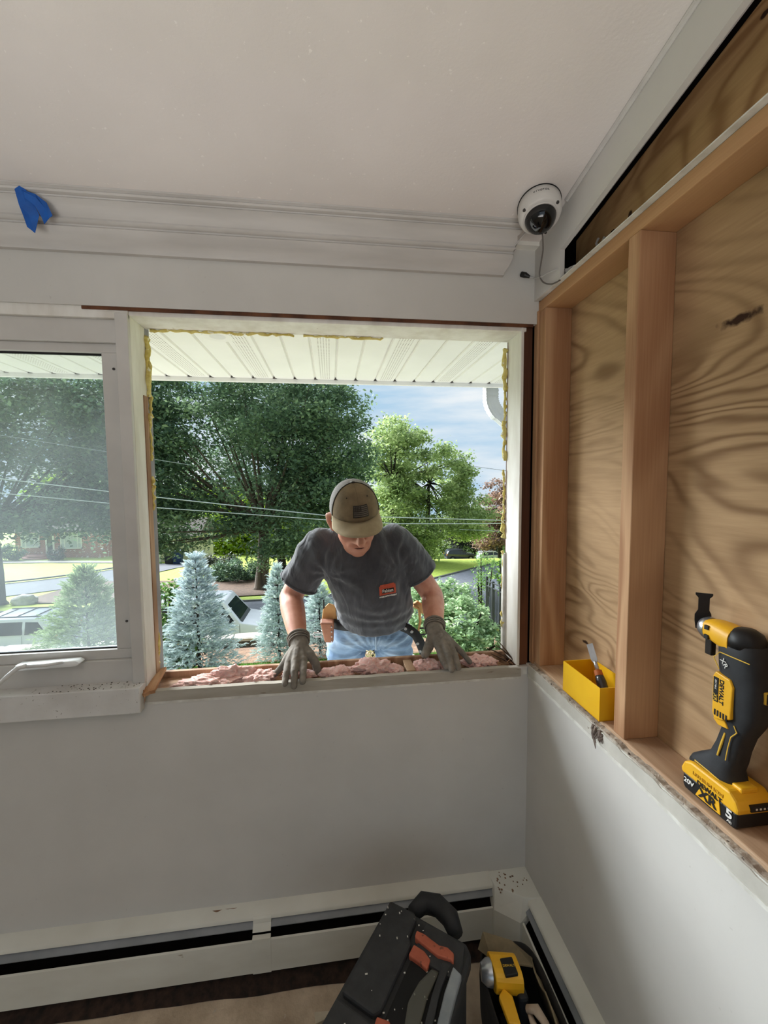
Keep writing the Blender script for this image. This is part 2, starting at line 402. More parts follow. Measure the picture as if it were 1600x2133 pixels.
mb = MB().tube([(DD - .003, y0, zc(y0) - .004), (DD - .003, y1, zc(y1) - .004)], .007, 8)
tag(mb.build('trim_2', m_trim, smooth=True), 'thin painted bead where the ceiling meets the right wall', 'trim', kind='structure')
mb = MB(); mb.tube([(.568, 1.262, 2.300), (.586, 1.25, 2.318), (.604, 1.228, 2.343)], [.0025, .0035, .0015], 6, flat=.5)
tag(mb.build('moulding_stub', m_trim), 'small splintered stub of crown moulding left in the ceiling corner', 'moulding')

# ---- open window (frame stripped out): head, jambs, sill cavity, foam
m_jamb = mat('jamb_paint', (232, 229, 222), (212, 206, 196), 16, stretch=(1, 1, .25), rough=0.65, bump=.3, bscale=50, c3=(150, 120, 92), s3=22, t3=.72)
m_foam = mat('spray_foam', (232, 218, 142), (206, 184, 96), 40, rough=.9, bump=.9, bscale=110, bdist=.006, c3=(240, 234, 200), s3=60, t3=.6)
m_raw = wood_mat('raw_jamb_wood', (190, 156, 126), (142, 106, 80), 2, ring=22)
win2 = thing('window_2', 'open window hole stripped to its jambs where the man leans in', 'window', (.03, 1.40, .94), kind='structure')
MB().box((-.580, 1.338, 2.074), (.648, 1.450, 2.097)).build('head_jamb', m_jamb, win2, bevel=.002)
MB().box((-.70, 1.331, 2.086), (.668, 1.340, 2.0975)).build('head_lath', m_post, win2)
MB().box((-.600, 1.340, .955), (-.576, 1.440, 2.075)).build('side_jamb', m_jamb, win2, bevel=.002)
MB().box((.629, 1.335, .945), (.639, 1.440, 2.086)).build('side_jamb', m_jamb, win2, bevel=.002)
MB().box((-.5785, 1.408, .960), (-.5735, 1.436, 1.86)).build('raw_strip', m_raw, win2)
MB().box((.639, 1.345, .930), (.672, 1.468, 2.09)).build('trimmer_post', m_post, win2)
MB().box((.672, 1.36, .90), (.720, 1.45, 2.12)).build('dark_gap', m_black, win2)  # solid black fill in place of the shaded gap beside the post
MB().box((-.620, 1.440, .90), (-.5755, 1.470, 2.10)).build('outer_stop', mat('outer_stop', (150, 146, 150), (120, 116, 122), 10), win2)
def foam(name, pts, r, seed):
    rg = random.Random(seed); Q = []
    for a, b in zip(pts, pts[1:]):
        a, b = Vector(a), Vector(b); k = max(2, int((b - a).length / .012))
        Q += [a.lerp(b, i / k) + Vector([rg.uniform(-.0032, .0032) for _ in range(3)]) for i in range(k)]
    MB().tube(Q, [r * rg.uniform(.45, 1.35) for _ in Q], 7).build(name, m_foam, win2, smooth='all')
foam('foam_bead', [(-.573, 1.442, 1.86), (-.573, 1.442, 2.062)], .0085, 1)
foam('foam_bead', [(-.573, 1.442, 1.66), (-.574, 1.442, 1.82)], .0060, 31)
foam('foam_bead', [(-.574, 1.442, 1.50), (-.573, 1.442, 1.62)], .0072, 32)
foam('foam_bead', [(-.574, 1.452, 1.80), (-.572, 1.452, 2.068)], .0060, 2)
foam('foam_bead', [(-.56, 1.444, 2.071), (-.10, 1.444, 2.070)], .0055, 3)
foam('foam_bead', [(-.08, 1.446, 2.071), (.20, 1.446, 2.071)], .0045, 4)
for k_, (za, zb_, rr_) in enumerate(((1.90, 2.06, .0095), (1.80, 1.91, .0055), (1.66, 1.81, .0085), (1.45, 1.64, .0045), (1.38, 1.47, .0075), (1.18, 1.34, .0050), (1.05, 1.12, .0065))):
    foam('foam_bead', [(.622 + .002 * (k_ % 2), 1.446, za), (.621, 1.446, zb_)], rr_, 20 + k_)
foam('foam_bead', [(-.577, 1.430, .99), (-.575, 1.436, 1.10)], .0060, 6)
MB().box((.6195, 1.436, .96), (.630, 1.452, 1.32)).build('paint_flake_strip', m_caulk, win2)
# sill cavity: outer board, rough sill block
MB().box((-.580, 1.436, .918), (.636, 1.452, .956)).build('outer_sill_board', m_raw, win2, bevel=.0015)
MB().box((-.580, 1.344, .880), (.636, 1.436, .918)).build('rough_sill', m_raw, win2)
MB().box((.245, 1.344, .918), (.275, 1.430, .950)).build('sill_block', m_plate, win2, bevel=.001)
MB().box((-.578, 1.344, .918), (-.455, 1.436, .936)).build('sill_block', m_raw, win2)
# splintered end of the old sill at the left jamb
m_spl = wood_mat('splintered_wood', (206, 164, 126), (164, 118, 82), 1, ring=16)
sp = thing('splintered_board', 'torn tan board end sticking up beside the left jamb of the open window', 'wood scrap', (-.575, 1.39, .95))
A1, A2, B2, B1 = at(289, 1443, 1.316), at(322, 1437, 1.320), at(346, 1388, 1.435), at(324, 1392, 1.435); C1, C2 = at(297, 1428, 1.345), at(330, 1418, 1.36)
top_ = [A1, at(300, 1446, 1.314), at(310, 1440, 1.318), A2, C2, B2, at(334, 1393, 1.435), B1, C1]; dn = Vector((0, .004, -.012)); n_ = len(top_)
mb = MB().add([tuple(p) for p in top_] + [tuple(p + dn) for p in top_], [tuple(range(n_)), tuple(range(2 * n_ - 1, n_ - 1, -1))] + [(i, n_ + i, n_ + (i + 1) % n_, (i + 1) % n_) for i in range(n_)])
mb.build('board_end', m_spl, sp)
rg = random.Random(11)
for k in range(7):
    a = Vector((-.596 + .004 * k, 1.318 + rg.uniform(-.003, .004), .946 + rg.uniform(-.004, .008)))
    MB().tube([a, a + Vector((rg.uniform(-.004, .012), -.004, -rg.uniform(.012, .05)))], [.0028, .0006], 5, flat=.5).build('splinter', m_spl, sp)
sp2 = thing('splinter_scrap', 'dark broken wood splinters at the right corner of the open sill', 'wood scrap', (.61, 1.39, .95))
m_dk = mat('dark_splinter', (96, 74, 58), (62, 46, 36), 30, rough=.9)
for a, b in (((.565, 1.43, .972), (.628, 1.37, .948)), ((.59, 1.43, .985), (.632, 1.38, .952)), ((.60, 1.44, 1.0), (.634, 1.36, .945)), ((.57, 1.42, .956), (.63, 1.34, .938))):
    MB().tube([a, Vector(a).lerp(Vector(b), .5) + Vector((0, 0, .004)), b], [.0018, .0045, .003], 5, flat=.6).build('splinter', m_dk, sp2)
for k in range(9):
    a = Vector((.60 + rg.uniform(-.03, .04), 1.35 + rg.uniform(-.01, .05), .942 + rg.uniform(0, .008)))
    MB().tube([a, a + Vector((rg.uniform(-.02, .02), rg.uniform(-.02, .02), rg.uniform(0, .008)))], [.003, .001], 5, flat=.5).build('chip', m_spl, sp2)
# pink insulation tufts stuffed in the sill cavity
t = NT('pink_insulation'); v = t.coord(); n1 = t.noise(v, 55, 5, .6)
nb = t.bump(t.noise(t.coord(), 240, 5, .7), 1.0, .005)
t.bsdf(t.ramp(n1, [(.3, lin((255, 226, 218))), (.55, lin((255, 202, 192))), (.8, lin((255, 242, 238)))]), .95, 0, nb, .1, **{'Subsurface Weight': .15, 'Subsurface Radius': (.01, .004, .004)})
m_pink = t.m
def tuft(label, c, r, seed):
    bm = bmesh.new(); bmesh.ops.create_icosphere(bm, subdivisions=5, radius=1)
    for v in bm.verts:
        p = v.co.copy(); q = Vector((p.x * r[0] * 38, p.y * r[1] * 38, p.z * r[2] * 38)) + Vector((seed * 7, 0, 0))
        k = 1 + .34 * mnoise.noise(q * .9) + .26 * mnoise.noise(q * 2.3) + .16 * mnoise.noise(q * 5) + .07 * mnoise.noise(q * 11)
        v.co = Vector((p.x * r[0] * k + c[0], p.y * r[1] * k + c[1], max(.9185, p.z * r[2] * k + c[2])))
    me = bpy.data.meshes.new('insulation_tuft'); bm.to_mesh(me); bm.free()
    for p in me.polygons: p.use_smooth = True
    me.transform(Matrix.Translation((-c[0], -c[1], -.9185))); me.materials.append(m_pink)
    o = bpy.data.objects.new('insulation_tuft', me); COL.objects.link(o); o.location = (c[0], c[1], .9185)
    tag(o, label, 'insulation', 'insulation in the window sill')
tuft('long low pink insulation tuft nearest the left jamb of the open window', (-.395, 1.385, .936), (.105, .042, .018), 1)
tuft('peaked pink insulation tuft standing highest left of the man\'s right glove', (-.335, 1.405, .950), (.070, .024, .026), 2)
tuft('flat pink insulation tuft just left of the man\'s right glove', (-.245, 1.385, .940), (.055, .040, .018), 3)
tuft('pink insulation tuft tucked under the man\'s right glove', (-.12, 1.395, .936), (.060, .036, .014), 4)
tuft('loose pink insulation tuft just right of the man\'s right glove', (.015, 1.385, .938), (.060, .038, .018), 5)
tuft('tall ruffled pink insulation tuft below the man\'s legs', (.135, 1.390, .950), (.062, .036, .026), 6)
tuft('small pink insulation tuft left of the bare wood sill block', (.205, 1.380, .938), (.030, .034, .018), 7)
tuft('smooth pink insulation tuft right of the bare wood sill block', (.320, 1.385, .944), (.048, .034, .022), 8)
tuft('pink insulation tuft tucked under the man\'s left glove', (.400, 1.388, .937), (.045, .034, .016), 9)
tuft('pink insulation tuft right of the man\'s left glove, towards the corner', (.515, 1.388, .940), (.062, .036, .020), 10)

# ---- left casement window
win1 = thing('window_1', 'grey-white casement window with hazy glass left of the open hole', 'window', (-1.15, 1.36, .97), kind='structure')
m_vin = mat('window_vinyl', (206, 202, 196), (196, 192, 186), 6, rough=.45, spec=.5)
X0 = -1.72
MB().box((-.6125, 1.328, .972), (-.577, 1.460, 2.078)).build('mullion', m_vin, win1, bevel=.002)
MB().box((X0, 1.334, 2.064), (-.577, 1.450, 2.097)).build('head_casing', m_jamb, win1, bevel=.002)
MB().box((X0, 1.346, 1.998), (-.6125, 1.450, 2.064)).build('frame_head', m_vin, win1, bevel=.002)
MB().box((X0, 1.346, .970), (-.6125, 1.450, 1.042)).build('frame_sill', m_vin, win1, bevel=.002)
MB().box((X0, 1.346, 1.042), (X0 + .05, 1.450, 1.998)).build('frame_stile', m_vin, win1, bevel=.002)
mb = MB()
for a, b in (((X0 + .05, 1.358, 1.972), (-.6125, 1.395, 1.998)), ((X0 + .05, 1.358, 1.042), (-.6125, 1.395, 1.072)), ((-.667, 1.358, 1.072), (-.6125, 1.395, 1.972)), ((X0 + .05, 1.358, 1.072), (X0 + .105, 1.395, 1.972))): mb.box(a, b)
sash = mb.build('sash', m_vin, win1, bevel=.002)
m_gask = mat('gasket', (30, 30, 30), (22, 22, 22), 10, rough=.8)
mb = MB(); mb.box((X0 + .1, 1.371, 1.967), (-.666, 1.379, 1.9725)).box((X0 + .1, 1.371, 1.0715), (-.666, 1.379, 1.0755)).box((-.6675, 1.371, 1.0715), (-.6645, 1.379, 1.9725))
mb.build('gasket', m_gask, sash)
t = NT('hazy_glass'); tr = t.n('ShaderNodeBsdfTransparent', {'Color': (.93, .96, .97, 1)}); gl = t.n('ShaderNodeBsdfGlossy', {'Roughness': .04, 'Color': (.9, .93, .95, 1)})
df = t.n('ShaderNodeBsdfTranslucent', {'Color': (.80, .88, .94, 1)})
hz = t.math('MULTIPLY', t.ramp(t.noise(t.coord((1, 1, .8)), 2.2, 3), [(.35, (.25, .25, .25, 1)), (.70, (1, 1, 1, 1))]), .13)
m1 = t.n('ShaderNodeMixShader', {0: hz, 1: tr.outputs[0], 2: df.outputs[0]}); m2 = t.n('ShaderNodeMixShader', {0: .06, 1: m1.outputs[0], 2: gl.outputs[0]})
t.l(m2.outputs[0], t.out.inputs['Surface']); m_glass = t.m
MB().box((X0 + .1, 1.3735, 1.070), (-.663, 1.3765, 1.975)).build('pane', m_glass, win1)
m_screw = mat('screw_head', (90, 86, 82), (60, 58, 56), 30, rough=.5, metal=.4)
for z in (1.925, 1.16):
    MB().lathe([(0, -.002), (.004, -.001), (.004, .001)], (-.634, 1.3575, z), 10, 'y').build('screw', m_screw, win1)
m_white = mat('white_enamel', (238, 238, 236), (228, 228, 226), 10, rough=.3, spec=.5)
cr_ = MB(); cr_.prism([(-.93, 1.036), (-.765, 1.040), (-.752, 1.050), (-.765, 1.058), (-.93, 1.054)], 1.318, 1.350, 'y')
cover = cr_.build('crank_cover', m_white, win1, smooth=True, bevel=.004)
MB().tube([(-.795, 1.312, 1.058), (-.84, 1.306, 1.055), (-.888, 1.304, 1.056)], [.005, .0075, .009], 10, flat=.6).build('crank_link', m_white, cover, smooth='all')
MB().tube([(-.886, 1.302, 1.058), (-.905, 1.296, 1.056), (-.928, 1.285, 1.036), (-.953, 1.272, 1.010)], [.009, .0085, .0075, .006], 10, flat=.6).build('crank_arm', m_white, cover, smooth='all')
MB().ball((-.958, 1.268, 1.008), (.012, .010, .009)).build('crank_knob', m_white, cover, smooth='all')
m_stool = mat('sill_paint', (222, 220, 216), (206, 203, 198), 8, rough=.5, bump=.1, c3=(150, 142, 132), s3=110, t3=.66)
MB().box((XL, 1.296, .893), (-.580, 1.352, .9725)).build('window_stool', m_stool, win1, bevel=.003)
rg = random.Random(21); mb = MB(); m_crumb = mat('crumbs', (96, 84, 70), (60, 52, 44), 40, rough=.9)
for k in range(60):
    x = rg.gauss(-.70, .08); y = rg.uniform(1.300, 1.345); s = rg.uniform(.0006, .0016)
    if -1 < x < -.585: mb.cbox((x, y, .9725 + s / 2), (s * rg.uniform(1, 3), s * rg.uniform(1, 3), s))
tag(mb.build('sill_crumbs', m_crumb), 'dark demolition crumbs scattered on the left window sill', 'debris', kind='stuff')

# ---- blue tape on the moulding, dome camera, cables
m_tape = mat('blue_tape', (18, 92, 178), (14, 78, 158), 30, rough=.6, bump=.3, bscale=200)
ta = thing('painters_tape', 'torn piece of blue painter\'s tape stuck on the crown moulding', 'tape', (-.75, 1.25, 2.23))
P = [[(-.785, 1.2245, 2.334), (-.772, 1.222, 2.3415), (-.7585, 1.224, 2.334)], [(-.783, 1.2340, 2.302), (-.766, 1.231, 2.310), (-.750, 1.236, 2.312)], [(-.782, 1.2465, 2.282), (-.766, 1.240, 2.284), (-.744, 1.246, 2.286)], [(-.778, 1.252, 2.258), (-.768, 1.251, 2.250), (-.760, 1.251, 2.243)]]
o = MB().grid(P).build('tape_strip', m_tape, ta); o.modifiers.new('thick', 'SOLIDIFY').thickness = .0012
P = [[(-.768, 1.223, 2.333), (-.752, 1.218, 2.331)], [(-.738, 1.225, 2.326), (-.732, 1.224, 2.316)], [(-.716, 1.231, 2.310), (-.726, 1.236, 2.296)], [(-.709, 1.240, 2.284), (-.724, 1.242, 2.283)]]
P = [[a, tuple((Vector(a) + Vector(b)) / 2 + Vector((0, -.002, -.006))), (b[0] - .012, b[1] + .008, b[2] - .016)] for a, b in P]
o = MB().grid(P).build('tape_flap', m_tape, ta); o.modifiers.new('thick', 'SOLIDIFY').thickness = .0012

cx, cy = .588, 1.150
dc = thing('dome_camera', 'white dome security camera fixed to the ceiling corner', 'camera', (cx, cy, zc(cy)))
m_dome = mat('camera_shell', (216, 212, 206), (208, 204, 198), 6, rough=.4, spec=.5)
ax_ = Vector((.10, .36, .93)).normalized(); Mc = frame((cx + .002, cy + .004, zc(cy) - .014), Vector((1, 0, 0)) - ax_ * ax_.x, ax_.cross(Vector((1, 0, 0))))   # z = axis into the ceiling
mb = MB(); mb.M = Mc; mb.lathe([(0, .030), (.050, .030), (.054, .004), (.0570, .000), (.0575, -.030), (.0560, -.0345), (.0555, -.036), (.0530, -.044), (.0480, -.0475), (.036, -.048)], (0, 0, 0), 44)
mb.build('housing', m_dome, dc, smooth=True)
mb = MB(); mb.M = Mc; mb.lathe([(.054, .002), (.0585, .001), (.0585, -.0015), (.054, -.002)], (0, 0, 0), 44); mb.build('mount_gasket', m_gask, dc)
t = NT('smoked_dome'); t.bsdf(lin((10, 10, 11)), .07, 0, None, .6); m_smoke = t.m
mb = MB(); mb.M = Mc; mb.lathe([(.0420, -.045), (.0412, -.052), (.0370, -.064), (.0290, -.0745), (.0160, -.0815), (0, -.0838)], (0, 0, 0), 32)
dome = mb.build('dome', m_smoke, dc, smooth='all')
mb = MB(); mb.M = Mc; mb.lathe([(.0425, -.0465), (.0455, -.0500), (.0440, -.0530), (.0418, -.0515)], (0, 0, 0), 36)
mb.build('dome_ring', m_dome, dc, smooth='all')
for a in (193, 300, 48):
    mb = MB(); mb.M = Mc; ca, sa = math.cos(R_(a)), math.sin(R_(a))
    mb.lathe([(0, .0022), (.0040, .0018), (.0040, -.002)], (.0525 * ca, .0525 * sa, -.0452), 10); mb.build('screw', m_screw, dc)
m_logo = mat('printed_grey', (110, 108, 106), (100, 98, 96), 10)
for i, ch in enumerate('VIVOTEK'):
    a = R_(-112 + 6.0 * (i - 3)); r = .0577
    c = Mc @ Vector((r * math.cos(a), r * math.sin(a), -.020))
    xd = (Mc.to_3x3() @ Vector((math.sin(a), -math.cos(a), 0)))
    text_mesh('logo_letter', ch, m_logo, frame(c, -xd, (Mc.to_3x3() @ Vector((0, 0, 1)))), .0085, dc)
m_cab = mat('grey_cable', (118, 112, 106), (104, 98, 92), 20, rough=.6)
m_cabw = mat('white_cable', (196, 194, 190), (180, 178, 174), 20, rough=.5)
def cable(name, label, pts, r, m, n=7):
    P = [Vector(p) for p in pts]; Q = []
    for i in range(len(P) - 1):
        p0, p1, p2, p3 = P[max(0, i - 1)], P[i], P[i + 1], P[min(len(P) - 1, i + 2)]
        for k in range(6):
            u = k / 6; Q.append(.5 * ((2 * p1) + (p2 - p0) * u + (2 * p0 - 5 * p1 + 4 * p2 - p3) * u * u + (3 * p1 - p0 - 3 * p2 + p3) * u ** 3))
    Q.append(P[-1]); return tag(MB().tube(Q, r, n).build(name, m, smooth='all'), label, 'cable')
def rx(px, py, X):
    d = cf + cr * ((px - 800) / 868.5) - cu * ((py - 1066.5) / 868.5); return d * (X / d.x) + Vector((0, 0, H))
cable('camera_cable', 'grey cable looping down from the dome camera to the wall gap', [at(1130, 486, 1.16), at(1131, 520, 1.20), at(1127, 548, 1.25), rx(1124, 572, .650), rx(1131, 587, .657), rx(1146, 592, .661), rx(1161, 587, .663), rx(1174, 578, .690), rx(1184, 570, .706)], .0022, m_cab)
cable('network_lead', 'thin pale lead from the black connector to the white plug', [at(1104, 577, 1.311), at(1113, 579, 1.300), rx(1126, 577, .652), rx(1142, 568, .659), rx(1158, 561, .662), rx(1170, 559, .684), rx(1176, 560, .692)], .0016, m_cabw)
m_plug = mat('black_plastic', (36, 35, 34), (28, 27, 26), 10, rough=.5)
cn = thing('cable_connector', 'small black cable connector on the wall under the moulding end', 'connector', at(1091, 573, 1.32))
MB().tube([at(1086, 571, 1.324), at(1094, 573, 1.316), at(1104, 577, 1.311)], [.008, .0085, .004], 10).build('plug', m_plug, cn)
MB().tube([at(1104, 577, 1.311), at(1112, 579, 1.302)], [.0035, .0025], 8).build('boot', m_cabw, cn)
p0, p1, p2 = rx(1185, 568, .700), rx(1195, 562, .712), rx(1206, 553, .726)
jp = thing('junction_plug', 'crumpled white cable plug resting on top of the header beam', 'plug', (p1.x, p1.y, 2.166))
mb = MB(); mb.M = frame(p0, p1 - p0, (0, 0, 1)); mb.box((-.010, -.010, -.010), (.014, .011, .010)); mb.build('plug_body', m_cabw, jp, bevel=.003)
MB().tube([p0.lerp(p1, .6), p1, p2], [.011, .013, .007], 9, flat=.7).build('plug_wrap', m_white, jp, smooth=True)
MB().tube([rx(1180, 572, .692), rx(1179, 560, .692)], .0028, 8).build('plug_clip', m_cabw, jp)
for i, (py, pz) in enumerate(((rx(1246, 506, .765).y, rx(1246, 506, .765).z), (rx(1258, 504, .765).y, rx(1258, 504, .765).z))):
    o = MB().tube([(B - .004, py, pz - .024), (B - .012, py + .002, pz), (B - .008, py - .002, pz + .012)], .0035, 8).build('wire_stub', m_cabw)
    tag(o, ('left' if i == 0 else 'right') + ' one of two white wire stubs on the plywood above the header', 'wire', 'wire stubs on the plywood')
hol = MB().lathe([(0, -.002), (.014, -.0015), (.016, .001)], (B - .0005, rx(1276, 491, .7725).y, rx(1276, 491, .7725).z), 14, 'x').build('drilled_hole', m_black, wall_right)

# ---- baseboard heaters
m_heat = mat('heater_enamel', (222, 222, 212), (206, 204, 192), 7, stretch=(.4, .4, 1), rough=.5, bump=.05, c3=(146, 130, 108), s3=26, t3=.74)
m_damp = mat('heater_damper', (142, 146, 150), (124, 128, 132), 8, rough=.45, metal=.2)
def heater(label, axis, a0, a1):
    """axis x: along the window wall; axis y: along the right wall"""
    def pz(poly):
        mb = MB()
        if axis == 'x': return mb.prism([(D - d, z) for d, z in poly], a0, a1, 'x')
        return mb.prism([(DD - d, z) for d, z in poly], a0, a1, 'y')
    mid = (a0 + a1) / 2
    h = thing('baseboard_heater', label, 'heater', (mid, D - .035, .0) if axis == 'x' else (DD - .035, mid, .0), 'baseboard heaters in the corner')
    pz([(0, .03), (.004, .03), (.004, .205), (0, .205)]).build('back_plate', m_heat, h)
    pz([(0, .209), (0, .203), (.038, .197), (.0440, .190), (.0465, .1905), (.0450, .197), (.041, .2015)]).build('top_cover', m_heat, h, smooth=True)
    pz([(.034, .184), (.054, .171), (.057, .172), (.0572, .1745), (.037, .1875)]).build('damper', m_damp, h)
    pz([(.0640, .1440), (.0665, .1480), (.0715, .1455), (.0725, .040), (.066, .034), (.066, .038), (.0700, .044), (.0695, .142)]).build('front_panel', m_heat, h, smooth=True)
    pz([(.006, .040), (.060, .040), (.060, .135), (.030, .168), (.006, .178)]).build('dark_interior', m_black, h)  # black fill for the shade seen through the heater slits
    return h
h1 = heater('long off-white baseboard heater along the wall under the windows', 'x', XL, .530)
mb = MB().prism([(D, .2095), (D, .203), (D - .0405, .1946), (D - .047, .184), (D - .0508, .1845), (D - .048, .195), (D - .0435, .2)], -.268, -.212, 'x')
mb.prism([(D - .062, .1575), (D - .0728, .153), (D - .0735, .038), (D - .068, .034)], -.268, -.212, 'x').prism([(D - .038, .1895), (D - .0615, .1672), (D - .0645, .168), (D - .0415, .1915)], -.268, -.212, 'x')
mb.build('splice_plate', m_heat, h1)
h2 = heater('off-white baseboard heater running along the right wall', 'y', -2.5, 1.215)
hc = thing('heater_corner', 'folded off-white corner cover joining the two baseboard heaters', 'heater cover', (.60, 1.27, .02), 'baseboard heaters in the corner')
o = MB(); lo_ = [(.520, D), (.520, 1.247), (.588, 1.195), (DD, 1.205), (DD, D)]; hi_ = [(.527, D), (.533, 1.275), (.612, 1.222), (DD, 1.212), (DD, D)]
o.add([(x, y, .028) for x, y in lo_] + [(x, y, .150) for x, y in lo_] + [(x, y, .208) for x, y in hi_], [(4, 3, 2, 1, 0), (10, 11, 12, 13, 14)] + [(i, (i + 1) % 5, 5 + (i + 1) % 5, 5 + i) for i in range(5)] + [(5 + i, 5 + (i + 1) % 5, 10 + (i + 1) % 5, 10 + i) for i in range(5)])
o.build('corner_cover', m_heat, hc, bevel=.0015)
m_grime = mat('dusty_rust', (150, 118, 92), (118, 92, 72), 60, rough=.95, bump=.6)
o = MB(); rg = random.Random(8)
for k in range(26):
    x = rg.uniform(.54, .655); y = rg.uniform(1.235, 1.32); s = rg.uniform(.002, .006)
    o.cbox((x, y, .209), (s, s * rg.uniform(.5, 1.5), .0022))
xs_ = [-.50 + .26 * i / 60 for i in range(61)]
o.prism([(x, D - .0015) for x in xs_] + [(x, D - .004 - .016 * max(0, math.sin((x + .50) / .26 * math.pi)) * (.6 + .5 * mnoise.noise((x * 40, 0, 0)))) for x in reversed(xs_)], .2035, .2068)
tag(o.build('heater_dust', m_grime), 'reddish plaster crumbs lying on the heater top and corner cover', 'debris', kind='stuff')
m_underdark = mat('under_heater_dark', (62, 46, 36), (34, 26, 22), 40, rough=.95, bump=.5)
P = []
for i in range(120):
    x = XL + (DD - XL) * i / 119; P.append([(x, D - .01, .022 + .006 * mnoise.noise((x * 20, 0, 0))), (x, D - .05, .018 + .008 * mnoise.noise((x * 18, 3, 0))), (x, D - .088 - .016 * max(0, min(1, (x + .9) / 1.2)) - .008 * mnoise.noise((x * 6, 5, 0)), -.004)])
tag(MB().grid(P).build('heater_shade', m_underdark), 'dark strip coloured for the shade under the window wall heater', 'debris', kind='stuff')  # dark colour stands for the shaded gap below the heater
m_scrap = mat('paper_scrap', (206, 196, 176), (188, 178, 158), 20, rough=.9)
tag(MB().prism([(-.07, 1.13), (-.03, 1.14), (-.03, 1.155), (-.075, 1.158)], .004, .006).build('paper_scrap', m_scrap), 'small pale paper scrap lying on the rough floor', 'scrap')
# ================================================================ outdoors
PY = [1.3, 7.8, 11.7, 12.3, 14, 17.5, 25, 30, 40]; PZ = [-2.55, -3.5, -4.52, -6.25, -6.45, -6.60, -6.98, -7.45, -7.65]
def G(x, y):
    """ground height: the house stands on a bank above the street"""
    z = float(np.interp(y, PY, PZ))
    if y > 40: z -= .1 * (y - 40) * min(2.2, max(.3, .45 + (x + 32) * .0298))
    return z + H
def leaf_mat(name, c1, c2, c3, trans=.35, rough=.6):
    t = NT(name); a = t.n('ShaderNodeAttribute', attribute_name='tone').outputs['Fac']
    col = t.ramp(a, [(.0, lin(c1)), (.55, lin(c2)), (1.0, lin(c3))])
    b = t.n('ShaderNodeBsdfPrincipled', {'Base Color': col, 'Roughness': rough, 'Specular IOR Level': .35})
    tr = t.n('ShaderNodeBsdfTranslucent', {'Color': col}); mx = t.n('ShaderNodeMixShader', {0: trans, 1: b.outputs[0], 2: tr.outputs[0]})
    t.l(mx.outputs[0], t.out.inputs['Surface']); return t.m
def leaf_cards(C, size, rng, up=.6, asp=.55, droop=0.0):
    """folded leaf blades, one quad each, around the points C"""
    n = len(C); nr = rng.normal(size=(n, 3)); nr[:, 2] = np.abs(nr[:, 2]) + up; nr /= np.linalg.norm(nr, axis=1)[:, None]
    d = rng.normal(size=(n, 3)); d[:, 2] -= droop; d -= nr * (d * nr).sum(1)[:, None]; d /= np.linalg.norm(d, axis=1)[:, None]
    s = np.cross(nr, d); L = (size * rng.uniform(.6, 1.3, n))[:, None]
    V = np.stack([C - d * L * .5, C + s * L * asp * .5 + nr * L * .08, C + d * L * .5, C - s * L * asp * .5 + nr * L * .08], 1).reshape(-1, 3)
    return V, np.arange(4 * n).reshape(n, 4)
def in_ellipsoid(n, c, r, rng, shell=.45):
    d = rng.normal(size=(n, 3)); d /= np.linalg.norm(d, axis=1)[:, None]
    return np.array(c) + d * (rng.uniform(shell ** 3, 1, n) ** (1 / 3))[:, None] * np.array(r)
m_bark = mat('bark', (112, 98, 84), (70, 60, 52), 6, stretch=(1, 1, .12), rough=.95, bump=.8, bscale=14, bdist=.03)
m_barkd = mat('dark_bark', (54, 46, 40), (34, 30, 27), 6, stretch=(1, 1, .12), rough=.95, bump=.8, bscale=14, bdist=.03)
def tree(name, label, x, y, trunks, blobs, m, nclump, nleaf, size, seed, bark, group, sd=.55, flat=.55, cat='tree', shell=.45):
    """trunks: (dx, dy, lean x, height, radius); blobs: ellipsoids (dx, dy, world z, rx, ry, rz, weight)"""
    rng = np.random.default_rng(seed); z0 = G(x, y); T = thing(name, label, cat, (x, y, z0), group)
    w = np.array([b[6] for b in blobs], float); w /= w.sum(); cc = []
    for b, k in zip(blobs, w): cc.append(in_ellipsoid(int(nclump * k) + 1, (x + b[0], y + b[1], b[2]), b[3:6], rng, shell))
    cc = np.concatenate(cc); idx = rng.integers(0, len(cc), nleaf)
    C = cc[idx] + rng.normal(size=(nleaf, 3)) * np.array([sd, sd, sd * flat])
    V, F = leaf_cards(C, size, rng)
    tone = np.clip(rng.normal(.5, .22, nleaf) + (rng.normal(0, .12, len(cc)))[idx], 0, 1)
    tag(fast_mesh('foliage', V, F, m, T, colors=tone), kind='stuff')
    tops = []
    for i, (dx, dy, lean, h, r) in enumerate(trunks):
        a = Vector((x + dx, y + dy, z0 - .1)); b = a + Vector((lean, 0, h))
        pts = [a, a.lerp(b, .06), a.lerp(b, .4) + Vector((.1 * r, 0, 0)), b]
        MB().tube(pts, [r * 1.35, r, r * .85, r * .62], 12).build('trunk', bark, T, smooth='all'); tops.append((b, r * .6))
    k = min(len(cc), 34); mb = MB()
    for i, p in enumerate(cc[rng.choice(len(cc), k, replace=False)]):
        b, r = tops[i % len(tops)]; p = Vector(p); q = b.lerp(p, .45) + Vector((0, 0, -.08 * (p - b).length + .35))
        mb.tube([b - Vector((0, 0, .3)), b.lerp(q, .5), q, p], [r * .55, r * .45, r * .28, r * .07], 6)
    tag(mb.build('branches', bark, T, smooth='all'), kind='stuff')
    return T

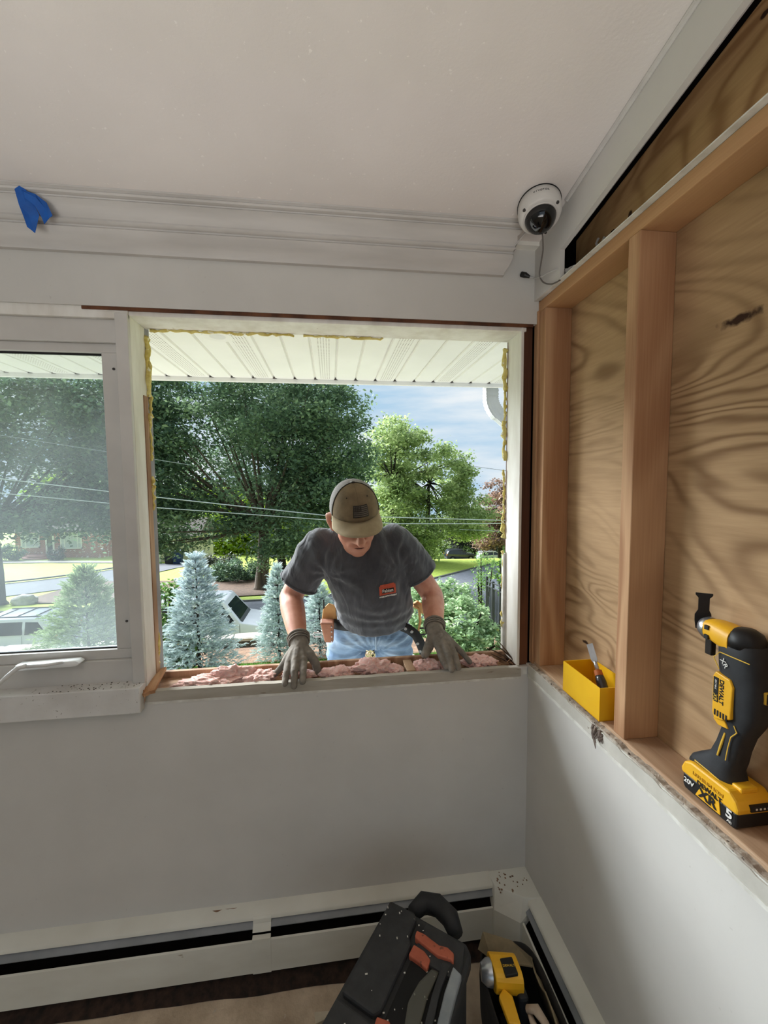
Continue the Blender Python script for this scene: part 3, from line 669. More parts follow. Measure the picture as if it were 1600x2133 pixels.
# ---- ground
m_lawn = mat('lawn', (172, 188, 82), (148, 166, 64), 3.0, rough=.95, bump=.6, bscale=30, bdist=.02, c3=(164, 178, 88), s3=12, t3=.62)
m_near = mat('bank_soil', (150, 118, 94), (104, 82, 66), 5, rough=.95, bump=.8, bscale=28, bdist=.03, c3=(186, 156, 130), s3=40, t3=.6)
m_mulch = mat('leaf_litter', (104, 82, 66), (76, 60, 50), 5, rough=.95, bump=.8, bscale=18, bdist=.03, c3=(138, 110, 84), s3=26, t3=.6)
m_road = mat('asphalt', (128, 130, 138), (114, 116, 124), 4, rough=.9, bump=.2, bscale=40)
m_kerb = mat('kerb', (96, 96, 92), (80, 80, 76), 8, rough=.9)
m_conc = mat('concrete', (166, 160, 150), (150, 144, 136), 6, rough=.9)
ys = sorted(set(list(np.linspace(1.49, 13, 40)) + [11.7, 12.3] + list(np.linspace(13.5, 42, 36)) + list(np.linspace(44, 130, 30))))
P = [[(x, y, G(x, y) - .02 + (.03 * mnoise.noise((x * .8, y * .8, 0)) if y > 2 else 0)) for y in ys] for x in np.linspace(-90, 90, 120)]
tag(MB().grid(P).build('ground', m_lawn, smooth='all', origin=(0, 0, 0)), 'grassy ground falling from the house to the street and rising lawns beyond', 'ground', kind='structure')
def ribbon(name, pts, width, m, label, cat, dz=.03, step=1.0, kind='structure', thick=0):
    Q = []; pts = [Vector((p[0], p[1], 0)) for p in pts]
    for i in range(len(pts) - 1):
        p0, p1, p2, p3 = pts[max(0, i - 1)], pts[i], pts[i + 1], pts[min(len(pts) - 1, i + 2)]
        k = max(3, int((p2 - p1).length / step))
        for j in range(k):
            u = j / k; Q.append(.5 * ((2 * p1) + (p2 - p0) * u + (2 * p0 - 5 * p1 + 4 * p2 - p3) * u * u + (3 * p1 - p0 - 3 * p2 + p3) * u ** 3))
    Q.append(pts[-1]); rows = []
    for i, q in enumerate(Q):
        t = (Q[min(i + 1, len(Q) - 1)] - Q[max(i - 1, 0)]).normalized(); s = Vector((t.y, -t.x, 0)); row = []
        for k in range(9):
            p = q + s * width * (k / 8 - .5); row.append((p.x, p.y, G(p.x, p.y) + dz))
        rows.append(row)
    o = MB().grid(rows).build(name, m, smooth='all', origin=(0, 0, 0))
    if thick: o.modifiers.new('thick', 'SOLIDIFY').thickness = thick
    tag(o, label, cat, kind=kind); return o
street = [(-60, 19.4), (-30, 19.4), (-10, 19.6), (0, 20.6), (8, 24.6), (16, 30.6), (28, 40), (44, 52)]
ribbon('road_surface', street, 11, m_road, 'grey asphalt street below the bank behind the vehicles', 'road')
def offset(pts, d):
    out = []
    for i, p in enumerate(pts):
        a = Vector((*pts[max(0, i - 1)], 0)); b = Vector((*pts[min(len(pts) - 1, i + 1)], 0)); t = (b - a).normalized(); out.append((p[0] - t.y * d, p[1] + t.x * d))
    return out
ribbon('kerb', offset(street, 5.6), .22, m_kerb, 'dark kerb along the far side of the street', 'kerb', .10, thick=.12)
drive = [(-60, 29.5), (-34, 30.5), (-26, 32), (-20, 35.5), (-17, 40.5), (-16, 45)]
ribbon('driveway', drive, 5.4, mat('old_asphalt', (92, 94, 100), (80, 82, 88), 4, rough=.9, bump=.2, bscale=40), 'asphalt driveway curving to the garage behind the green spruce', 'driveway')
ribbon('driveway_kerb', offset(drive, 2.8), .25, m_kerb, 'pale kerb on the house side of the curving driveway', 'kerb', .10, thick=.1)
ribbon('leaf_bank', [(-19.5, 31.5), (-12, 30.5), (-6, 30.8), (-2.2, 31.4)], 7.0, m_mulch, 'brown leaf litter bank under the big maple across the street', 'soil', .05)
ribbon('garden_bed', [(-12, 10.25), (-4, 10.25), (2, 10.2), (9, 10.25)], 3.0, m_near, 'bare brown garden bed sloping to the stone wall', 'soil', .03)
ribbon('far_road', [(-10, 57.5), (8, 60), (20, 63), (45, 68)], 7.5, m_road, 'distant road with two parked cars beyond the bright lawn', 'road', .03, step=2)
ribbon('footpath', [(-44, 47.2), (-36, 47.8), (-29, 47.9), (-22, 47)], 1.6, m_conc, 'pale paved path in front of the brick house', 'path', .05)

ribbon('reflector', [(-14, 3.6), (0, 3.6), (14, 3.6)], 4.2, m_conc, 'pale concrete patio strip added unseen under the window to bounce light up', 'reflector', .04)  # unseen pale strip added to bounce light onto soffit and ceiling
# grass blades seen over the sill
def blades(name, label, x0, x1, y0, y1, n, h, m, seed):
    rng = np.random.default_rng(seed); x = rng.uniform(x0, x1, n); y = rng.uniform(y0, y1, n)
    z = np.array([G(a, b) for a, b in zip(x, y)]) - .01; a = rng.uniform(0, 6.28, n); L = h * rng.uniform(.5, 1.3, n); w = .006
    dx, dy = np.cos(a), np.sin(a); lx, ly = rng.normal(0, .3, n) * L, rng.normal(0, .3, n) * L
    V = np.stack([np.stack([x - dx * w, y - dy * w, z], 1), np.stack([x + dx * w, y + dy * w, z], 1), np.stack([x + lx, y + ly, z + L], 1)], 1).reshape(-1, 3)
    o = fast_mesh(name, V, np.arange(3 * n).reshape(n, 3), m, None, origin=((x0 + x1) / 2, y0, G(x0, y0)), colors=np.clip(rng.normal(.5, .25, n), 0, 1))
    tag(o, label, 'grass', kind='stuff')
m_blade = leaf_mat('grass_blade', (70, 108, 50), (106, 150, 72), (150, 184, 104), .3)
blades('grass_blades', 'mown green grass just outside the open window', -4.5, 3.5, 6.4, 8.75, 30000, .075, m_blade, 3)

# ---- stone retaining wall, every stone its own
m_stone = mat('field_stone', (150, 140, 126), (104, 96, 88), 3, rough=.95, bump=.7, bscale=14, bdist=.02)
m_cap = mat('cap_stone', (206, 198, 184), (168, 160, 148), 3, rough=.9, bump=.5, bscale=14, bdist=.02)
sw = thing('stone_wall', 'dry stone retaining wall with pale cap stones above the street', 'wall', (-5, 12.1, G(-5, 12.3)))
def stone_mesh(seed, sx, sy, sz, m):
    bm = bmesh.new(); bmesh.ops.create_cube(bm, size=1); bmesh.ops.bevel(bm, geom=list(bm.edges), offset=.12, segments=1, affect='EDGES')
    rg = random.Random(seed)
    for v in bm.verts: v.co = Vector((v.co.x * sx * rg.uniform(.93, 1.06), v.co.y * sy * rg.uniform(.9, 1.08), v.co.z * sz * rg.uniform(.88, 1.08)))
    me = bpy.data.meshes.new('stone'); bm.to_mesh(me); bm.free(); me.materials.append(m); return me
SM = [stone_mesh(i, (.42, .50, .62, .36, .55)[i], .34, .27, m_stone) for i in range(5)]
CMs = [stone_mesh(10 + i, (.62, .8, .7)[i], .48, .10, m_cap) for i in range(3)]
zt = -4.30 + H
def lay(meshes, widths, z, seed, name, y):
    rg = random.Random(seed); x = -17.0 + rg.random() * .3
    while x < 3.2:
        i = rg.randrange(len(meshes)); o = bpy.data.objects.new(name, meshes[i]); COL.objects.link(o); o.parent = sw
        o.location = Vector((x + widths[i] / 2, y + rg.uniform(-.03, .03), z + rg.uniform(-.012, .012))) - sw.location; o.rotation_euler = (0, 0, rg.uniform(-.05, .05)); x += widths[i] + .012
lay(CMs, (.62, .8, .7), zt - .05, 1, 'cap_stone', 12.0)
for r in range(2): lay(SM, (.42, .50, .62, .36, .55), zt - .245 - .28 * r, 2 + r, 'stone', 12.02)
core = MB().box((-17, 11.95, zt - 2.3), (3.2, 12.2, zt - .12)).build('wall_core', m_stone, sw)

# ---- trees
m_maple = leaf_mat('maple_leaf', (74, 98, 76), (110, 136, 104), (156, 178, 134), .44)
m_maple2 = leaf_mat('dark_maple_leaf', (66, 90, 72), (98, 124, 98), (140, 164, 124), .38)
m_light = leaf_mat('light_leaf', (118, 140, 92), (160, 180, 118), (204, 214, 156), .5)
m_lime = leaf_mat('lime_leaf', (112, 146, 40), (150, 180, 56), (190, 206, 84), .45)
m_plum = leaf_mat('plum_leaf', (92, 74, 68), (142, 116, 104), (196, 160, 138), .3)
m_ever = leaf_mat('evergreen_leaf', (34, 46, 38), (62, 72, 60), (108, 104, 92), .2)
GT = 'trees across the street'
tree('maple_tree', 'tall dark green maple with a pale trunk behind the blue spruces', -5.0, 30, [(0, 0, .3, 4.6, .50)],
     [(0, 0, 4.3, 7.6, 4.2, 6.0, 5), (-7.0, .5, 3.4, 5.0, 3.5, 5.4, 3), (4.8, 0, 4.5, 3.6, 3.2, 5.2, 1.8), (2.5, -.8, -1.4, 5.2, 2.4, 1.7, 1.1), (-5.5, -.8, -1.3, 5.2, 2.4, 1.5, 1.0), (1.2, -1.4, -3.3, 1.2, .9, 1.4, .14), (-8.5, 0, 7.0, 5.0, 3.0, 4.0, 1.6), (.5, 0, 8.5, 5.5, 3.0, 4.0, 1.6)], m_maple, 430, 70000, .29, 11, m_bark, GT, sd=.62)
tree('maple_tree', 'forked dark-trunked tree standing just right of the pale maple trunk', -3.5, 33.5, [(-.35, 0, -.5, 6.2, .36), (.35, .1, .55, 6.4, .32)],
     [(0, 0, 4.6, 5.2, 3.8, 5.4, 3), (3.2, 0, 2.2, 3.4, 3.0, 4.0, 1.3)], m_maple2, 170, 22000, .32, 12, m_barkd, GT, sd=.65)
tree('maple_tree', 'big dark tree filling the hazy pane of the left window', -20.6, 28, [(0, 0, .1, 5.0, .55)],
     [(3.5, 0, 4.3, 6.0, 4.0, 5.0, 4), (-4, 0, 4.2, 6.0, 4.0, 5.0, 2), (8.2, .5, 2.6, 3.6, 3.0, 4.6, 1.6), (3.0, -1, -.2, 6.5, 2.6, 1.3, 1.3)], m_maple2, 330, 46000, .30, 13, m_barkd, GT, sd=.62)
tree('shade_tree', 'light green spreading tree right of the man\'s cap', 9.0, 40, [(-1.0, 0, -.7, 8.5, .30), (.2, .2, .4, 8.0, .22)],
     [(-1.8, 0, 3.2, 2.4, 2.6, 4.4, 2.0), (1.8, 0, 1.8, 3.0, 2.8, 4.0, 2.2), (4.2, -.4, -1.6, 2.5, 2.5, 2.6, 1.2), (.5, -.6, -2.4, 5.0, 2.4, 2.2, 1.7), (-3.6, 0, -.6, 2.0, 2.4, 4.6, 1.3), (-1.2, -1.0, -5.0, 2.4, 2.0, 1.5, .6)], m_light, 230, 34000, .34, 14, m_barkd, GT, sd=.50)
tree('shade_tree', 'bushy tree tucked between the man\'s cap and the light green tree', 5.4, 38, [(0, 0, .2, 8.0, .28)],
     [(0, 0, 3.6, 2.0, 2.2, 4.4, 2), (.6, 0, -1.0, 2.0, 2.2, 4.0, 1.2)], m_light, 80, 11000, .32, 15, m_barkd, GT, sd=.5)
tree('plum_tree', 'dusty pink-brown tree at the far right edge of the view', 24.5, 58, [(0, 0, 0, 8, .35)],
     [(0, 0, -2.4, 3.0, 3.0, 4.6, 2), (2.5, 0, -3.6, 3.2, 3, 4.4, 2), (-2.2, 0, -5.6, 2.4, 2.4, 2.6, 1)], m_plum, 130, 15000, .42, 16, m_barkd, GT, sd=.55)
tree('evergreen_tree', 'dark drooping evergreen behind the distant parked cars', 21.0, 67, [(0, 0, 0, 8, .35)],
     [(0, 0, -6.0, 3.6, 3, 4.4, 2), (5.5, 0, -6.5, 3.6, 3, 3.4, 1.5), (11, 0, -6, 4, 3, 3.5, 1)], m_ever, 130, 14000, .5, 17, m_barkd, GT, sd=.6)
for i, (x, y, r, h, lab) in enumerate(((-14, 62, 6, 9, 'sunlit lime-green tree glimpsed behind the maple\'s left side'), (-3, 68, 7, 8, 'sunlit lime-green tree glimpsed behind the maple trunks'), (9, 78, 8, 9, 'sunlit lime-green tree behind the light green spreading tree'), (-36, 68, 9, 11, 'sunlit lime-green tree behind the brick house'), (-24, 74, 8, 10, 'lime-green tree behind the cream garage'), (30, 84, 9, 10, 'pale green tree beyond the dusty pink-brown tree'), (20, 92, 9, 9, 'pale green tree beyond the distant parked cars'))):
    g = G(x, y); tree('background_tree', lab, x, y, [(0, 0, 0, h * .4, .4)], [(0, 0, g + h * .62, r, 4, h * .40, 2), (0, -1, g + 2.2, r * 1.05, 4, 2.2, 1.3)], m_lime if i < 5 else m_light, 120, 14000, .62, 30 + i, m_barkd, GT, sd=.8)
# shrubs across the street
def shrub(name, label, x, y, z, r, m, n, size, seed, group=None, nc=60, sd=.12, z0=None, asp=.55, up=.6):
    rng = np.random.default_rng(seed); T = thing(name, label, 'shrub', (x, y, G(x, y) if z0 is None else z0), group)
    blobs = r if isinstance(r[0], (list, tuple)) else [(0, 0, 0, *r)]
    C = []; tot = sum(b[3] * b[5] for b in blobs)
    for b in blobs:
        k = int(n * b[3] * b[5] / tot); cc = in_ellipsoid(max(4, int(nc * b[3] * b[5] / tot)), (x + b[0], y + b[1], z + b[2]), (b[3] * .86, b[4] * .86, b[5] * .86), rng, .72)
        C.append(cc[rng.integers(0, len(cc), k)] + rng.normal(size=(k, 3)) * sd)
    C = np.concatenate(C); V, F = leaf_cards(C, size, rng, up, asp)
    tag(fast_mesh('foliage', V, F, m, T, colors=np.clip(rng.normal(.5, .26, len(C)), 0, 1)), kind='stuff')
    mb = MB(); rg = random.Random(seed); zb = T.location.z
    for k in range(9):
        b = blobs[k % len(blobs)]; p = Vector((x + b[0] + rg.uniform(-.6, .6) * b[3], y + b[1] + rg.uniform(-.5, .5) * b[4], z + b[2] + rg.uniform(-.2, .6) * b[5]))
        mb.tube([(x + rg.uniform(-.1, .1) * b[3], y, zb - .03), p.lerp(Vector((x, y, zb)), .45), p], [.06 * b[3] ** .5, .04 * b[3] ** .5, .012], 5)
    tag(mb.build('stems', m_barkd, T), kind='stuff')
    return T
shrub('yew_bush', 'rounded dark bush under the maple beyond the van', -7.6, 34, -5.35, (2.3, 1.6, .95), m_maple2, 5200, .20, 41, 'shrubs across the street', 90, .16)
shrub('yew_bush', 'low bush beside the forked tree trunk', -9.6, 37, -5.45, (2.2, 1.6, 1.0), m_ever, 3600, .22, 42, 'shrubs across the street', 70, .18)
shrub('hedge_bush', 'dark clipped bush left of the brick house steps', -34.6, 49.6, G(-35, 50) + .75, (1.9, 1.0, .9), m_maple2, 2400, .22, 43, 'shrubs by the brick house', 50, .16)
shrub('hedge_bush', 'yellow-green bush at the left end of the brick house', -37.9, 49.6, G(-37, 50) + .6, (1.3, 1.0, .85), m_lime, 1500, .24, 44, 'shrubs by the brick house', 40, .16)
shrub('hedge_bush', 'round dark bush right of the brick house steps', -29.9, 49.4, G(-30, 50) + .75, (.9, .8, .9), m_ever, 1300, .2, 45, 'shrubs by the brick house', 40, .12)

# ---- spruces: whorls of branches, each shoot a needle brush
def spruce(name, label, x, y, h, r, tones, seed, group, nshoot=2300, shoot=.13, top_gap=.09, zbase=None, needle=True):
    rng = np.random.default_rng(seed); z0 = G(x, y) if zbase is None else zbase
    T = thing(name, label, 'tree', (x, y, z0), group); m = leaf_mat(name + '_needles_' + str(seed), *tones, .28, .75)
    MB().tube([(x, y, z0 - .03), (x, y, z0 + h * .5), (x, y, z0 + h * .97)], [.034, .020, .005], 8).build('trunk', m_barkd, T, smooth='all')
    # branch skeleton
    t = rng.uniform(0, 1, nshoot) ** .78; zz = z0 + .06 * h + (1 - t) * .88 * h           # t: 0 top .. 1 bottom
    lay_ = np.round((1 - t) * 13) / 13; zz = z0 + .07 * h + .86 * h * (.35 * (1 - t) + .65 * lay_)
    ang = rng.uniform(0, 2 * np.pi, nshoot); whorl = np.round(ang / (2 * np.pi) * 9 + lay_ * 31) / 9 * 2 * np.pi
    ang = .45 * ang + .55 * whorl + rng.normal(0, .16, nshoot)
    env = r * (.05 + .95 * t ** .9) * (1 + .16 * np.sin(ang * 5 + lay_ * 40))
    rad = env * np.sqrt(rng.uniform(.03, 1, nshoot))
    base = np.stack([x + rad * np.cos(ang), y + rad * np.sin(ang), zz + .10 * rad - .16 * rad * t], 1)
    d = np.stack([np.cos(ang + rng.normal(0, .55, nshoot)), np.sin(ang + rng.normal(0, .55, nshoot)), rng.normal(.22, .28, nshoot) + .9 * (1 - t) ** 3], 1); d /= np.linalg.norm(d, axis=1)[:, None]
    L = shoot * rng.uniform(.6, 1.25, nshoot)
    # leader shoots on top
    k = 7; base[:k] = (x, y, z0 + h * .90); d[:k] = np.stack([.45 * np.cos(np.arange(k) * 1.05), .45 * np.sin(np.arange(k) * 1.05), np.ones(k)], 1); d[0] = (0, 0, 1); d[:k] /= np.linalg.norm(d[:k], axis=1)[:, None]; L[:k] = h * top_gap
    a = np.cross(d, np.array([0.1, .3, 1])); a /= np.linalg.norm(a, axis=1)[:, None]; b = np.cross(d, a)
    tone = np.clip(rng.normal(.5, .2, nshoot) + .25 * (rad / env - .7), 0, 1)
    VV, FF, TT = [], [], []; off = 0; nn = 22
    for q in range(nn):
        s = (q + .5) / nn; th = q * 2.4 + rng.uniform(0, 6.28); rr = L * (.20 if needle else .22) * (1 - .35 * s) 
        o = base + d * (L * s * .9)[:, None]; rdir = a * np.cos(th) + b * np.sin(th); tip = o + rdir * rr[:, None] + d * (L * .20)[:, None]
        sd_ = np.cross(rdir, d) * (L * .040)[:, None]
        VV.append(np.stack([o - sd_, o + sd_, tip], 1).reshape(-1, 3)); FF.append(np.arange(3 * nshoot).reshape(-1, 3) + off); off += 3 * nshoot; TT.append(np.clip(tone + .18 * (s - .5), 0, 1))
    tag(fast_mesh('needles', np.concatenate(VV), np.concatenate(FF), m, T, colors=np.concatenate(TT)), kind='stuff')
    mb = MB(); rg = random.Random(seed)
    for i in range(44):
        u = rg.random(); z = z0 + h * (.07 + .82 * (1 - u)); an = rg.uniform(0, 6.28); q = r * (.08 + .85 * u)
        mb.tube([(x, y, z), (x + q * .9 * math.cos(an), y + q * .9 * math.sin(an), z + .04 * q)], [.012, .004], 5)
    tag(mb.build('branches', m_barkd, T), kind='stuff')
    return T
BLUE = ((136, 152, 156), (190, 204, 207), (234, 241, 242)); BLUE2 = ((134, 152, 150), (186, 202, 198), (228, 236, 232)); GRN = ((112, 130, 98), (154, 172, 134), (196, 208, 170))
GS = 'spruces on the bank below the house'
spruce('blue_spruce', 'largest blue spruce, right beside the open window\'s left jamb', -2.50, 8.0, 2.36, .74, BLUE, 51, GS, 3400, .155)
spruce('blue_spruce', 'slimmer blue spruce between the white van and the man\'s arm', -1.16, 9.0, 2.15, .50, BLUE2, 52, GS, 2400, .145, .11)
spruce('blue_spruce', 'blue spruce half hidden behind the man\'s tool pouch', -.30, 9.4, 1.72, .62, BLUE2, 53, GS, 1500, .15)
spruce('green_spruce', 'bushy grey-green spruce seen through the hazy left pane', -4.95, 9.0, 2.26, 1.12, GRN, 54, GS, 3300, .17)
m_lau = leaf_mat('laurel_leaf', (52, 86, 40), (88, 128, 58), (160, 188, 96), .35)
m_rho = leaf_mat('rhododendron_leaf', (106, 138, 96), (158, 186, 136), (214, 228, 182), .3)
m_fern = leaf_mat('weed_leaf', (90, 130, 66), (128, 168, 92), (176, 204, 130), .45)
shrub('laurel_shrub', 'glossy green laurel squeezed between the left jamb and the blue spruce', -3.18, 8.5, -1.10, [(0, 0, .25, .30, .35, .75), (.15, 0, -.55, .5, .4, .45)], m_lau, 1500, .11, 61, None, 60, .07)
shrub('rhododendron_bush', 'large rounded pale green bush below the man\'s left elbow', 2.32, 7.3, -.98, [(.0, 0, -.12, .68, .62, .62), (-.05, .9, .18, .72, .6, .45), (-.45, .7, .0, .5, .5, .6), (.3, -.2, -.35, .6, .55, .4)], m_rho, 13000, .092, 62, None, 520, .05, None, .5, .9)
shrub('tall_weed', 'feathery bright green weed rising beside the fence post', 3.62, 9.6, -.85, [(-.05, 0, -.3, .16, .2, .6), (.05, 0, .35, .28, .3, .42), (.02, 0, -.9, .2, .2, .5)], m_fern, 1500, .07, 63, None, 80, .07, None, .35)
shrub('fence_vine', 'green vine leaves behind the black fence at the right jamb', 4.4, 9.9, -.62, [(0, 0, 0, .5, .3, .5), (.2, 0, -.6, .5, .3, .5)], m_lau, 1100, .10, 64, None, 60, .06)
shrub('flower_plant', 'low plant with pale flowers seen between the man\'s legs', .86, 7.6, -1.62, (.42, .35, .32), leaf_mat('pale_flower', (150, 140, 96), (206, 190, 150), (236, 214, 206), .3), 700, .07, 65, None, 40, .05)
# pale stones of the rockery behind the man
m_rock = [mat('rock_a', (214, 204, 200), (178, 166, 164), 6, rough=.9, bump=.4), mat('rock_b', (196, 168, 160), (158, 130, 124), 6, rough=.9, bump=.4), mat('rock_c', (150, 142, 138), (118, 110, 108), 6, rough=.9, bump=.4)]
rg = random.Random(70); RM = []
for i in range(6):
    mb = MB(); mb.ball((0, 0, 0), (.09 + .02 * i, .08, .055), 7, 5, .18, i); o = mb.build('rockery_stone', m_rock[i % 3], origin=(0, 0, 0)); RM.append(o.data); bpy.data.objects.remove(o)
for k in range(26):
    x = rg.uniform(.35, 1.75); y = rg.uniform(7.6, 9.8); o = bpy.data.objects.new('rockery_stone', RM[k % 6]); COL.objects.link(o)
    o.location = (x, y, G(x, y) + .03); o.rotation_euler = (rg.uniform(-.3, .3), rg.uniform(-.3, .3), rg.uniform(0, 6)); s = rg.uniform(.6, 1.5); o.scale = (s, s, s)
    tag(o, 'pale rockery stone on the slope behind the man\'s hip', 'stone', 'rockery stones behind the man')

# ---- black fence on the right
m_iron = mat('black_iron', (46, 50, 50), (34, 38, 38), 10, rough=.5, metal=.3)
fe = thing('iron_fence', 'black metal railing sloping down beside the right jamb', 'fence', (3.5, 8.2, G(3.5, 8.2)))
A, Bp = Vector((3.50, 9.0, 0)), Vector((3.02, 6.35, 0))
for i in range(5):
    p = A.lerp(Bp, i / 4); zt_ = -.66 + .42 * i / 4 - (0 if i else -.06); g = G(p.x, p.y)
    MB().box((p.x - .022, p.y - .022, g - .05), (p.x + .022, p.y + .022, zt_ + .04)).build('post', m_iron, fe)
for dz in (0, -.11, -.98):
    a = A + Vector((0, 0, -.66 + dz)); b = Bp + Vector((0, 0, -.24 + dz)); MB().tube([a, b], .016, 6).build('rail', m_iron, fe)
pk = MB().box((-.006, -.006, 0), (.006, .006, .9)).build('picket', m_iron, fe, fix=False); pm = pk.data; bpy.data.objects.remove(pk)
pm = MB(); pm.box((-.006, -.006, 0), (.006, .006, .88)); tmp = pm.build('picket', m_iron, origin=(0, 0, 0)); pmd = tmp.data; bpy.data.objects.remove(tmp)
for i in range(1, 26):
    p = A.lerp(Bp, i / 26); o = bpy.data.objects.new('picket', pmd); COL.objects.link(o); o.parent = fe; o.location = Vector((p.x, p.y, -.66 + .42 * i / 26 - .99)) - fe.location

# ---- overhead wires
m_wire = mat('pale_wire', (176, 186, 188), (160, 170, 172), 5, rough=.5); m_wired = mat('dark_wire', (88, 94, 96), (76, 82, 84), 5, rough=.5)
def span(label, pts, Y, r, m, k0=1.5):
    Q = [at(px, py, Y) for px, py in pts]; d0 = Q[0] + (Q[0] - Q[1]) * k0; d1 = Q[-1] + (Q[-1] - Q[-2]) * 2
    o = MB().tube([d0] + Q + [d1], r, 6).build('overhead_wire', m); tag(o, label, 'wire', 'wires along the street')
span('upper of the two bright wires crossing in front of the trees', [(0, 997), (320, 1035), (690, 1075), (800, 1077), (1048, 1084)], 14, .016, m_wire)
span('lower of the two bright wires crossing in front of the trees', [(0, 1027), (320, 1057), (680, 1083), (830, 1091), (1000, 1091), (1048, 1090)], 14, .014, m_wire)
span('short faint wire against the sky at the right', [(990, 972), (1050, 980)], 26, .012, m_wired, .1)
span('faint wire in front of the dark evergreen', [(962, 1103), (1050, 1107)], 26, .014, m_wire, .05)
span('thin faint wire high across the hazy left pane', [(0, 906), (120, 925), (215, 940)], 14, .006, m_wire)

# ---- soffit, fascia and downspout of this house
so = thing('roof_soffit', 'white slatted roof overhang above the window', 'soffit', (0, 2.0, 2.165))
m_sof = mat('soffit_vinyl', (240, 238, 230), (234, 232, 224), 3, rough=.55)
t = NT('perforated_vinyl'); v = t.coord(); sx = t.n('ShaderNodeSeparateXYZ', {0: v})
fx = t.math('SINE', t.math('MULTIPLY', sx.outputs[0], 2 * math.pi / .0115)); fy = t.math('SINE', t.math('MULTIPLY', sx.outputs[1], 2 * math.pi / .016))
hole = t.math('GREATER_THAN', t.math('MULTIPLY', t.math('MAXIMUM', fx, 0), t.math('MAXIMUM', fy, 0)), .34)
bx = t.math('LESS_THAN', t.math('ABSOLUTE', t.math('WRAP', t.math('ADD', sx.outputs[0], 0), .168, -.168)), .9)
t.bsdf(t.mix(hole, lin((236, 234, 226)), lin((140, 124, 110))), .55, 0, None, .3); m_perf = t.m
PW = .1125; x0 = .0; m_groove = mat('soffit_groove', (188, 184, 176), (176, 172, 164), 5)
m_notch = mat('notch_shadow_gap', (70, 62, 54), (58, 50, 44), 20, rough=.9)
ksh = at(300 + 716 / 2, 786, 2.42).x
k0 = int((-2.9 - ksh) / PW) ; k1 = int((2.6 - ksh) / PW)
Z = 2.165
for k in range(k0, k1):
    a = ksh + k * PW; vent = (k % 3 == 0)
    o = MB().prism([(a + .004, Z), (a + PW - .010, Z), (a + PW - .005, Z + .010), (a + PW, Z + .010), (a + PW, Z + .014), (a, Z + .014), (a, Z + .006)], 1.47, 2.425, 'y').build('soffit_slat', m_sof, so)
    MB().prism([(a - .012, 2.4195), (a + .012, 2.4195), (a, 2.404)], Z - .0012, Z + .004).build('seam_notch', m_notch, o)
    if vent: MB().box((a + .022, 1.49, Z - .0008), (a + .084, 2.40, Z + .002)).build('vent_strip', m_perf, o)
MB().box((-3, 2.420, Z - .022), (2.7, 2.436, Z + .03)).build('fascia_lip', m_sof, so, bevel=.003)
MB().box((-3, 2.436, Z - .016), (2.7, 2.45, Z + .15)).build('fascia_board', m_sof, so)
MB().box((-3, 1.30, Z + .16), (2.7, 2.46, Z + .20)).build('roof_deck', m_sof, so)
p = at(455, 700, 1.78)
rl = thing('soffit_light', 'round white recessed light ring in the roof soffit', 'light fixture', (p.x, 1.765, Z - .005))
MB().lathe([(.030, -.001), (.046, -.006), (.058, -.003), (.060, .003)], (p.x, 1.765, Z), 28).build('ring', m_sof, rl, smooth=True)
MB().lathe([(0, -.0015), (.031, -.0015), (.031, .003)], (p.x, 1.765, Z), 20).build('lens', mat('frosted_lens', (226, 224, 218), (220, 218, 212), 5, rough=.3), rl)
gt = thing('roof_gutter', 'white gutter along the roof edge', 'gutter', (0, 2.52, Z))
MB().prism([(2.452, Z + .12), (2.452, Z + .01), (2.56, Z + .01), (2.585, Z + .06), (2.585, Z + .12), (2.580, Z + .12), (2.578, Z + .062), (2.556, Z + .015), (2.457, Z + .015), (2.457, Z + .12)], -3, 2.7, 'x').build('trough', m_sof, gt)
ds = thing('downspout', 'white corrugated downspout elbow curving under the roof edge', 'downspout', (1.03, 2.52, 1.9))
m_ds = mat('downspout_metal', (206, 208, 208), (192, 194, 194), 8, rough=.4, spec=.5)
def rect_tube(mb, pts, hw, hd, ribs):
    pts = [Vector(p) for p in pts]; rows = []
    for i, p in enumerate(pts):
        t_ = (pts[min(i + 1, len(pts) - 1)] - pts[max(i - 1, 0)]).normalized(); y_ = Vector((0, 1, 0)); s_ = y_.cross(t_).normalized(); k = 1 + (ribs * (1 if i % 2 else -1))
        ring = []
        for q in range(40):
            a = 2 * math.pi * q / 40; cx_, cy_ = math.cos(a), math.sin(a); mx_ = max(abs(cx_), abs(cy_)); flt = 1 - .05 * (1 if q % 4 in (1, 2) else 0)
            ring.append(tuple(p + s_ * (cx_ / mx_ * hw * k * flt) + y_ * (cy_ / mx_ * hd * k * flt)))
        rows.append(ring + [ring[0]])
    mb.grid(rows); return mb
Q = []
for i in range(15):
    u = i / 14; Q.append(Vector((.992, 2.52, 2.175 - .155 * u)) if u < .45 else None)
c0 = Vector((1.125, 2.52, 2.175 - .155 * .45)); Q = [q for q in Q if q]
for i in range(14):
    a = R_(180 + 52 * i / 13); Q.append(Vector((c0.x + .133 * math.cos(a), 2.52, c0.z + .133 * math.sin(a))))
rect_tube(MB(), Q, .040, .034, .045).build('elbow', m_ds, ds, smooth='all')
e = Q[-1]; tdir = (Q[-1] - Q[-2]).normalized()
rect_tube(MB(), [e - tdir * .01, e + tdir * .30, e + tdir * .62], .037, .031, 0).build('pipe', m_ds, ds)

